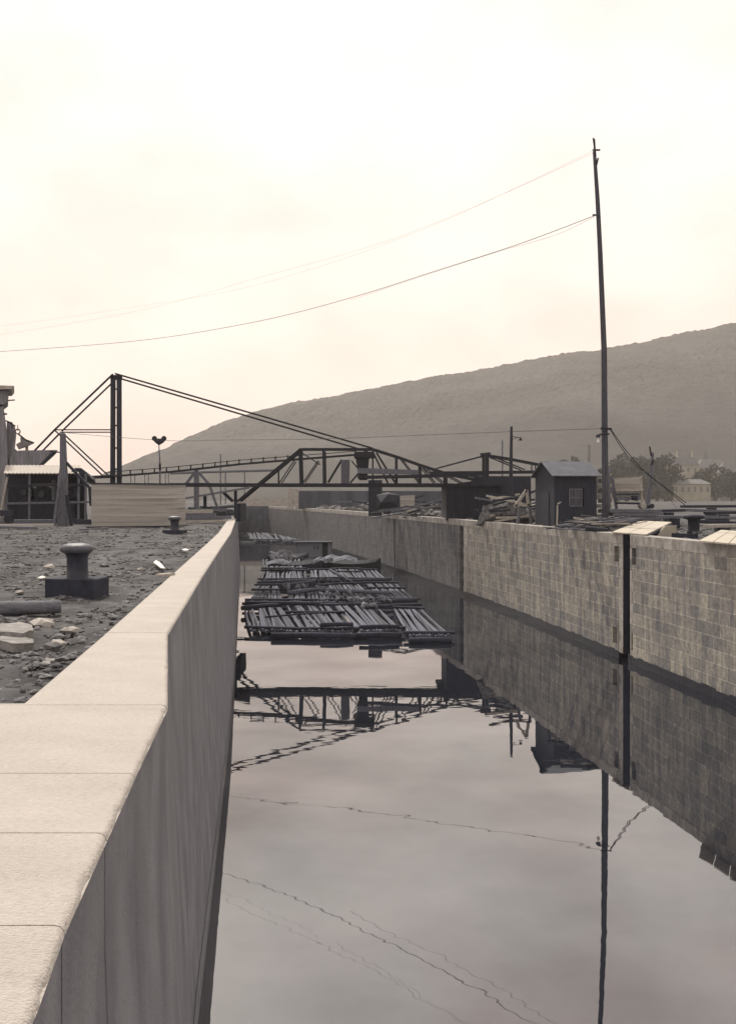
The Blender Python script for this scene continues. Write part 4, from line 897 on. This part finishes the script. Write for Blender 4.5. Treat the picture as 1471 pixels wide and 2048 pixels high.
# ---------------- log rafts ----------------
lgms = []
rz_ = random.Random(17)
for v_ in range(6):
    lg = MB(); ax, az = rz_.uniform(-.9, .9), rz_.uniform(-.3, .3)
    for f, r_ in zip((0, .2, .4, .6, .8, 1), (1.08, 1.0, .97, .93, .86, .74)):
        ox = ax*math.sin(math.pi*f)+rz_.uniform(-.08, .08); oz = az*math.sin(math.pi*f)
        for j in range(9): t = 2*math.pi*j/9; lg.v.append(Vector((ox+r_*math.cos(t), f, oz+r_*math.sin(t))))
    for k2 in range(5):
        for j in range(9): a = k2*9+j; b = k2*9+(j+1) % 9; lg.f.append((a, a+9, b+9, b)); lg.mi.append(0)
    lg.f += [tuple(range(9)), tuple(range(45, 54))[::-1]]; lg.mi += [0, 0]
    lgms.append(lg)
lgd = {}
def raft(c4, n, label, seed):
    rr = random.Random(seed)
    c = [G(x, y, WZ+.16) for x, y in c4]       # front left, front right, rear right, rear left
    t = thing('log_raft', label, 'raft', tuple(sum(c, Vector())/4), 'log rafts floating in the canal')
    w0 = (c[1]-c[0]).length/n/2
    for i in range(n):
        f = (i+.5)/n; a = lerp(c[0], c[1], f); b = lerp(c[3], c[2], f); d = b-a; ln_ = d.length
        a = a+d*rr.uniform(-.012, .02); L_ = ln_*rr.uniform(.93, 1.03)
        rad = w0*rr.uniform(.82, 1.1); v_ = rr.randrange(6)
        o = bpy.data.objects.new('log', lgd[v_]) if v_ in lgd else None
        if o is None:
            o = lgms[v_].build('log', M['log'], smooth=True); lgd[v_] = o.data; o.data.polygons[-1].use_smooth = False; o.data.polygons[-2].use_smooth = False
        else: S.collection.objects.link(o)
        o.parent = t; o.location = a-Vector(t.location)+Vector((0, 0, rr.uniform(-.02, .05)))
        o.rotation_euler = (math.atan2(d.z, math.hypot(d.x, d.y)), 0, math.atan2(-d.x, d.y)+rr.uniform(-.022, .022)); o.scale = (rad, L_, rad)
    for f in ((.03, .93) if seed % 3 else (.03, .6, .93)):
        a = lerp(c[0], c[3], f); b = lerp(c[1], c[2], f); d = (b-a).normalized()*.25
        q = MB(); q.tube([a-d+Vector((0, 0, w0+.06)), b+d+Vector((0, 0, w0+.06))], .085, 8); q.build('crossbeam', M['log_end'], t)
RF = [([(499, 1262), (597, 1265), (563, 1209), (492, 1209)], 13, 'leftmost log raft of the nearest row, beside the left wall'),
      ([(603, 1265), (708, 1265), (666, 1211), (566, 1210)], 13, 'second log raft from the left in the nearest row'),
      ([(713, 1264), (803, 1263), (750, 1209), (670, 1210)], 11, 'third log raft from the left in the nearest row'),
      ([(818, 1273), (901, 1273), (836, 1218), (790, 1216)], 10, 'rightmost log raft of the nearest row, turned towards the masonry wall'),
      ([(497, 1205), (566, 1205), (556, 1171), (517, 1171)], 11, 'left log raft of the second row, behind the leftmost nearest raft'),
      ([(572, 1206), (672, 1206), (650, 1172), (585, 1172)], 12, 'middle log raft of the second row, under the stone pile'),
      ([(678, 1206), (757, 1204), (716, 1168), (655, 1170)], 10, 'log raft of the second row crossed by the long beam'),
      ([(762, 1203), (834, 1204), (786, 1167), (730, 1167)], 9, 'rightmost log raft of the second row'),
      ([(521, 1163), (614, 1163), (611, 1143), (527, 1143)], 14, 'left log raft of the third row'),
      ([(618, 1161), (684, 1160), (664, 1141), (620, 1141)], 10, 'narrow log raft in the middle of the third row'),
      ([(688, 1160), (727, 1161), (715, 1138), (666, 1138)], 8, 'log raft right of the middle in the third row'),
      ([(730, 1161), (778, 1162), (748, 1141), (720, 1141)], 8, 'rightmost log raft of the third row'),
      ([(500, 1082), (560, 1083), (545, 1062), (497, 1061)], 12, 'farthest log raft on the left, before the end wall of the canal'),
      ([(566, 1084), (622, 1085), (590, 1063), (550, 1062)], 10, 'farthest log raft on the right, close to the two mooring stakes'),
      ([(528, 1141), (606, 1141), (600, 1118), (531, 1118)], 12, 'small log raft on the left in the fourth row, before the dark covered boats')]
for i, (c4, n, lab) in enumerate(RF): raft(c4, n+3, lab, i+50)
def beam(a, b, r, label, m='log_end', up=.35, grp='beams lying across the log rafts'):
    A = G(*a, WZ+up); Bq = G(*b, WZ+up); q = MB(); q.tube([A, lerp(A, Bq, .5)+Vector((0, 0, .03)), Bq], [r, r*.95, r*.85], 9); tag(q.build('beam', M[m], smooth=True), label, 'beam', grp)
beam((484, 1216), (562, 1209), .14, 'dark beam jutting over the left end of the nearest row')
beam((490, 1206), (640, 1208), .13, 'dark beam lying between the first and second raft rows, left part', up=.42)
beam((755, 1203), (834, 1201), .14, 'dark beam across the rightmost raft of the second row')
beam((730, 1215), (842, 1209), .12, 'dark beam over the rear of the two right rafts of the nearest row')
beam((515, 1167), (630, 1162), .18, 'thick dark beam across the left raft of the third row')
beam((690, 1162), (780, 1161), .15, 'dark beam between second and third rows on the right')
beam((530, 1234), (690, 1223), .05, 'thin pole laid slantwise over the nearest row')
beam((578, 1186), (652, 1177), .17, 'long grey beam rising slantwise on the left of the stone pile', 'log', .5)
beam((640, 1180), (778, 1186), .15, 'long grey beam running right across the second row', 'log', .5)
beam((542, 1271), (712, 1272), .15, 'heavy dark beam along the front of the middle rafts', up=.15)
beam((712, 1271), (803, 1270), .15, 'heavy dark beam along the front of the third raft', up=.15)
beam((817, 1281), (903, 1281), .14, 'heavy dark beam along the front of the rightmost raft', up=.12)
beam((640, 1250), (706, 1249), .12, 'short dark beam near the front of the second raft', up=.5)
beam((718, 1254), (798, 1253), .1, 'short dark beam near the front of the third raft', up=.5)
beam((660, 1140), (710, 1168), .12, 'dark log lying slantwise over the third row')
# trough with stones and stone piles on the rafts
tro = thing('trough', 'dark open wooden trough holding pale stones on the second raft row', 'trough', tuple(G(600, 1180, WZ+.3)))
q = MB(); a = G(562, 1180, WZ+.3); b = G(630, 1172, WZ+.3); q.bar(a, b, 1.1, .1); q.build('bottom', M['log_end'], tro)
for d in (-.5, .5): q = MB(); q.bar(a+Vector((0, d, .2)), b+Vector((0, d, .2)), .1, .4); q.build('side', M['log'] if d > 0 else M['log_end'], tro)
M['raft_stone'] = mat('raft_stone', (.17, .165, .165), .3, 3, .9, rnd=.4)
sm_ = MB(); sm_.rock((0, 0, 0), .16, (1.2, .9, .6), 0, seed=5); s0 = sm_.build('stone', M['raft_stone']); first = True
def stones(n, x0, x1, y0, y1, up, label, grp, seed, sc=(.6, 1.2)):
    global first
    rr = random.Random(seed)
    for i in range(n):
        p = G(rr.uniform(x0, x1), rr.uniform(y0, y1), WZ+up); p.z = WZ+up+rr.uniform(0, .12)
        if first: o = s0; first = False
        else: o = s0.copy(); S.collection.objects.link(o)
        o.location = p; o.rotation_euler = (rr.uniform(0, 3), rr.uniform(0, 3), rr.uniform(0, 6)); s_ = rr.uniform(*sc); o.scale = (s_*1.3, s_, s_)
        tag(o, label, 'stone', grp)
stones(12, 568, 626, 1170, 1177, .6, 'pale stone lying in the wooden trough on the rafts', 'stones in the trough', 1)
stones(16, 640, 705, 1185, 1193, .4, 'pale stone in the middle pile on the second raft row', 'stones in the middle raft pile', 2, (.6, 1.1))
stones(16, 636, 790, 1197, 1202, .4, 'pale stone in the line edging the second raft row', 'stones edging the second raft row', 3, (.5, .9))
stones(7, 718, 760, 1209, 1214, .45, 'near white stone lying on the third raft of the nearest row', 'white stones on the nearest rafts', 4, (.8, 1.3))
stones(24, 538, 592, 1104, 1116, .5, 'pale stone piled left of the raft cabin', 'stones left of the raft cabin', 6, (1, 2.2))
# covered boats and cloths
def boat(px, py, L_, label, rz=0, h=.38):
    c = G(px, py, WZ); q = MB(); n = 9; prof = []
    t = thing('punt', label, 'boat', tuple(c), 'dark covered boats between the rafts')
    for k2 in range(n):
        f = k2/(n-1); wv = math.sin(math.pi*(.12+.76*f))*.75; zz = h+.25*(2*f-1)**2
        x_ = c.x+(f-.5)*L_*math.cos(rz); y_ = c.y+(f-.5)*L_*math.sin(rz)
        q.v += [Vector((x_, y_-wv, c.z+zz)), Vector((x_, y_-wv*.6, c.z-.1)), Vector((x_, y_+wv*.6, c.z-.1)), Vector((x_, y_+wv, c.z+zz)), Vector((x_, y_, c.z+zz+.32))]
        if k2:
            a = (k2-1)*5; b = k2*5
            for m_ in range(3): q.f.append((a+m_, a+m_+1, b+m_+1, b+m_)); q.mi.append(0)
    q.f += [(0, 1, 2, 3), tuple((n-1)*5+m_ for m_ in (3, 2, 1, 0))]; q.mi += [0, 0]
    q.build('hull', M['log_end'], t)
    cv = MB()
    for k2 in range(1, n):
        a = (k2-1)*5; b = k2*5
        for s_ in (0, 3): cv.quad(q.v[a+s_], q.v[a+4], q.v[b+4], q.v[b+s_])
    cv.build('cover', M['tarp'], t)
boat(590, 1137, 5.2, 'dark covered punt left of centre behind the third raft row', .1)
boat(655, 1134, 5.0, 'dark covered punt in the middle behind the third raft row', -.05)
boat(703, 1136, 5.6, 'dark covered punt at the right behind the third raft row, nearest the masonry wall', .05, .42)
boat(575, 1122, 4.5, 'smaller dark punt close to the pale stones left of the raft cabin', .2)
def cloth(px, py, w_, label, m='white_scrap', up=.9):
    c = G(px, py, WZ+up); q = MB(); rr = random.Random(px); n = 7
    for j in range(n):
        for i in range(n):
            q.v.append(c+Vector(((i/(n-1)-.5)*w_, (j/(n-1)-.5)*w_*.9, .45*(1-((i-3)**2+(j-3)**2)/14)+rr.uniform(-.08, .08))))
    for j in range(n-1):
        for i in range(n-1): q.f.append((j*n+i, j*n+i+1, j*n+n+i+1, j*n+n+i)); q.mi.append(0)
    o = q.build('cloth', M[m]); o.modifiers.new('s', 'SOLIDIFY').thickness = .03
    tag(o, label, 'cloth', 'cloths on the boats')
M['cloth_grey'] = mat('cloth_grey', (.13, .13, .135), .3, 2)
cloth(690, 1121, 2.2, 'pale rumpled cloth thrown over the right covered punt', 'cloth_grey')
cloth(663, 1119, 1.6, 'small light cloth beside the raft cabin door', 'cloth_grey')
cloth(558, 1128, 2.0, 'grey cloth hanging over the smaller left punt', 'cloth_grey')
cloth(640, 1124, 1.2, 'small pale cloth over the middle covered punt', 'cloth_grey')
# raft cabin
Yc = F*(CZ-WZ)/(1114-H0); cbn = thing('raft_cabin', 'small flat roofed plank cabin with dark doorway standing on the far rafts', 'cabin', tuple(G(628, 1114, WZ)))
c0 = G(594, 1114, WZ); c1_ = G(661, 1114, WZ); hh = (1114-1084)*Yc/F
q = MB(); nb = 12
for i in range(nb):
    if i in (9, 10): continue
    a, b = lerp(c0, c1_, i/nb), lerp(c0, c1_, (i+1)/nb)-Vector((.02, 0, 0)); dz = Vector((0, 0, hh-.1)); dy = Vector((0, .08, 0))
    q.hexa([a, b, b+dy, a+dy], [a+dz, b+dz, b+dz+dy, a+dz+dy])
dz = Vector((0, 0, hh-.1)); D_ = Vector((0, 3, 0))
for a in (c0, c1_): q.hexa([a, a+Vector((.08, 0, 0)), a+Vector((.08, 0, 0))+D_, a+D_], [a+dz, a+Vector((.08, 0, 0))+dz, a+Vector((.08, 0, 0))+dz+D_, a+dz+D_])
q.hexa([c0+D_, c1_+D_, c1_+D_*1.03, c0+D_*1.03], [c0+D_+dz, c1_+D_+dz, c1_+D_*1.03+dz, c0+D_*1.03+dz])
q.build('wall', mat('cabin_board', (.16, .16, .17), .3, 3, .9, (6, 6, .6)), cbn)
q = MB(); q.hexa([c0+dz+Vector((-.3, -.3, 0)), c1_+dz+Vector((.1, -.3, 0)), c1_+dz+D_+Vector((.1, .2, 0)), c0+dz+D_+Vector((-.3, .2, 0))], [c0+dz+Vector((-.3, -.3, .12)), c1_+dz+Vector((.1, -.3, .12)), c1_+dz+D_+Vector((.1, .2, .12)), c0+dz+D_+Vector((-.3, .2, .12))]); q.build('roof', M['timber_dark'], cbn)
q = MB()
a, b = lerp(c0, c1_, 9/nb), lerp(c0, c1_, 11/nb); q.quad(a+Vector((0, .3, 0)), b+Vector((0, .3, 0)), b+Vector((0, .3, 0))+dz, a+Vector((0, .3, 0))+dz); q.build('door', M['tarp'], cbn)
q = MB()
for f, g in ((.52, .75), (.62, .78)): a = lerp(c0, c1_, f)-Vector((0, .05, 0)); q.box(a+Vector((0, 0, hh*.62)), (.14, .06, .4))
q.build('window', M['glass'], cbn)
q = MB(); rr = random.Random(77)
# far floating timber
for i in range(70):
    px = rr.uniform(488, 640); py = 1048+38*rr.random()**1.3; 
    if px > 490+(py-1040)*5: px = 490+(py-1040)*4.5*rr.random()
    c = G(px, py, WZ+.12); a = rr.uniform(-.5, .5); L_ = rr.uniform(.4, 1.8); d = Vector((math.cos(a), math.sin(a), 0))*L_
    q = MB(); q.bar(c-d, c+d, .45, .28); tag(q.build('plank', M[rr.choice(['timber', 'timber_pale', 'timber', 'pale_stone', 'log'])]), 'floating plank drifting in the far end of the canal', 'plank', 'planks floating at the far end')
for px, py, w_, h_, lab in ((505, 1050, 22, 8, 'low pale timber box floating at the far left of the canal'), (533, 1048, 30, 10, 'grey timber box floating against the far right corner of the canal')):
    Y_ = F*(CZ-WZ)/(py-H0); c = G(px, py, WZ); q = MB(); q.box((c.x, c.y+1, WZ+h_*Y_/F/2), (w_*Y_/F, 2.5, h_*Y_/F)); tag(q.build('float_box', M['board_grey'] if w_ < 30 else M['timber'], bevel=.06), lab, 'box')
for px, yt, yb, lab in ((632, 1053, 1077, 'left of two dark mooring stakes rising from the water by the far wall'), (661, 1058, 1080, 'right of two dark mooring stakes rising from the water by the far wall')):
    Y_ = F*(CZ-WZ)/(yb-H0); q = MB(); q.tube([P(px, yb+3, Y_), P(px-1, yt, Y_)], [.28, .12], 8); tag(q.build('stake', M['tarp']), lab, 'stake', 'mooring stakes')

# ---------------- far town ----------------
M['shutter'] = mat('shutter', (.16, .152, .135), .2, .3, .8, bump=0)
def house(px0, px1, yt, ye, yb, Y, label, roofm='far_roof', gable=True, rows=2, cols=4, m='plaster'):
    Y *= 1.12
    a = P(px0, yb, Y); b = P(px1, yb, Y); W_ = b.x-a.x; zb = min(a.z, -0.5); ze = CZ-(ye-H0)*Y/F; zt = CZ-(yt-H0)*Y/F; D_ = W_*.6
    t = thing('house', label, 'house', (a.x, Y, zb), 'far houses at the hill foot')
    q = MB(); q.box((a.x+W_/2, Y+D_/2, (zb+ze)/2), (W_, D_, ze-zb)); q.build('wall', M[m], t)
    q = MB(); A = [(a.x-.5, Y-.6, ze), (b.x+.5, Y-.6, ze), (b.x+.5, Y+D_+.6, ze), (a.x-.5, Y+D_+.6, ze)]
    ins = W_*.18 if gable else 0
    T = [(a.x+ins, Y+D_*.4, zt), (b.x-ins, Y+D_*.4, zt), (b.x-ins, Y+D_*.6, zt), (a.x+ins, Y+D_*.6, zt)]; q.hexa(A, T); q.build('roof', M[roofm], t)
    hh = (ze-CZ+(yb-H0)*Y/F)
    z_b = CZ-(yb-H0)*Y/F
    for r in range(rows):
        for c in range(cols):
            wx = a.x+W_*(c+.5)/cols; wz = z_b+(ze-z_b)*(r+.5)/rows
            q = MB(); q.box((wx, Y-.05, wz), (W_/cols*.32, .3, (ze-z_b)/rows*.45)); q.build('window', M['shutter'], t)
house(1341, 1396, 905, 930, 968, 520, 'pale far house with roof and four window columns, left of the spire')
house(1396, 1455, 918, 936, 975, 560, 'long pale far house right of the spire', cols=5)
house(1440, 1500, 925, 945, 985, 500, 'low far house at the right edge of the photo', cols=4, m='far_roof')
house(1345, 1420, 958, 968, 990, 430, 'low pale far house nearest the river bank', cols=6, rows=1)
dm = [(1352, 902, 8), (1382, 900, 7)]
for px, yt, w_ in dm:
    q = MB(); a = P(px, 915, 585); q.tube([a, P(px, yt, 585)], [w_*585/F/2, .4], 6); tag(q.build('roof_turret', M['plaster']), 'small turret on the pale far house, %s one' % ('left' if px < 1370 else 'right'), 'turret')
cs = thing('church', 'far church with thin pointed spire at the foot of the hill', 'church', (P(1411, 0, 640).x, 600, -1))
q = MB(); q.box((P(1411, 0, 640).x, 642, 10), (4.4, 4.4, 26)); q.build('tower', M['far_roof'], cs)
q = MB(); c = P(1411, 0, 640); q.tube([(c.x, 642, 22), (c.x, 642, CZ-(887-H0)*640/F)], [2.5, .1], 8); q.build('spire', M['far_roof'], cs)
q = MB(); c = P(1177, 0, 480); q.tube([(c.x, 480, -1), (c.x, 480, CZ-(890-H0)*480/F)], [1.0, .7], 12); tag(q.build('chimney', M['far_roof']), 'slim far factory chimney above the hut roof', 'chimney')
# trees
def tree_proto():
    t = thing('broadleaf_tree', '', 'tree', (0, 0, 0)); rr = random.Random(99)
    q = MB(); q.tube([(0, 0, 0), (.1, 0, 2.2), (.0, .1, 5), (.1, 0, 8)], [.45, .36, .25, .1], 8)
    for i in range(6):
        a = i*1.05; q.tube([(0, 0, 2.5+i*.6), (1.6*math.cos(a), 1.6*math.sin(a), 4+i*.7), (2.9*math.cos(a), 2.9*math.sin(a), 5.6+i*.7)], [.16, .1, .03], 5)
    q.build('trunk', M['bark'], t)
    q = MB(); cl = []
    for i in range(46):
        a = rr.uniform(0, 6.28); r = 4.4*rr.random()**.7; cl.append((r*math.cos(a), r*math.sin(a), 1.6+8.4*rr.random()*(1-(r/4.8)**2), rr.uniform(.7, 1.5)))
    for cx, cy, cz, cr_ in cl:
        for j in range(55):
            v = Vector((rr.gauss(0, 1), rr.gauss(0, 1), rr.gauss(0, 1))).normalized()*cr_*rr.uniform(.6, 1.05); c = Vector((cx, cy, cz))+v
            u1 = Vector((rr.gauss(0, 1), rr.gauss(0, 1), rr.gauss(0, 1))).normalized()*.2; u2 = u1.cross(Vector((rr.gauss(0, 1), rr.gauss(0, 1), rr.gauss(0, 1)))).normalized()*.22
            q.quad(c-u1-u2, c+u1-u2, c+u1+u2, c-u1+u2)
    q.build('crown', M['leaf'], t); return t
tp = tree_proto(); T0 = True
TR = [(1135, 908, 975, 300, 'small round far tree above the hut roof'), (1235, 915, 985, 330, 'far tree just right of the tall pole'), (1252, 903, 985, 350, 'tallest far tree right of the tall pole'), (1272, 907, 985, 340, 'far tree behind the timber rack, left of the leaning pole'), (1292, 912, 985, 350, 'far tree directly behind the leaning pole'), (1313, 905, 985, 330, 'far tree right of the leaning pole'), (1330, 903, 985, 335, 'far tree touching the pale far house'), (1160, 918, 975, 320, 'low far tree left of the factory chimney'), (1215, 925, 985, 310, 'low far tree behind the tall pole'),
      (1110, 924, 985, 330, 'low far tree at the left of the hut ridge'), (1430, 925, 990, 420, 'far tree right of the church spire'), (1400, 935, 990, 420, 'far tree at the foot of the church'), (1462, 935, 990, 400, 'far tree at the right photo edge')]
rr = random.Random(3)
for px, yt, yb, Y, lab in TR:
    Y *= 1.45 if px < 1390 else 1.25
    p = P(px, yb, Y); z0 = GZ; hgt = CZ-(yt-H0)*Y/F-z0; sc = hgt/10.6; wsc = sc*rr.uniform(.8, 1.25)
    if T0: tp.location = (p.x, Y, z0); tp.scale = (wsc, wsc, sc); tp['label'] = lab; tp['group'] = 'far trees at the hill foot'; T0 = False
    else: dup(tp, (p.x, Y, z0), rz=rr.uniform(0, 6), label=lab, sc=(wsc, wsc, sc))

# ---------------- haze ----------------
hz = MB(); hz.box((0, 1200, 195), (6400, 4000, 410))
for v in hz.v: v.z = -6.6 if v.z < 0 else v.z
hm = bpy.data.materials.new('haze'); hm.use_nodes = True; n = hm.node_tree.nodes; n.remove(n['Principled BSDF'])
pv_ = n.new('ShaderNodeVolumePrincipled'); pv_.inputs['Color'].default_value = (.96, .91, .85, 1); pv_.inputs['Density'].default_value = .0002; pv_.inputs['Anisotropy'].default_value = .2
hm.node_tree.links.new(pv_.outputs[0], n['Material Output'].inputs['Volume'])
struct(hz.build('haze', hm), 'stuff')
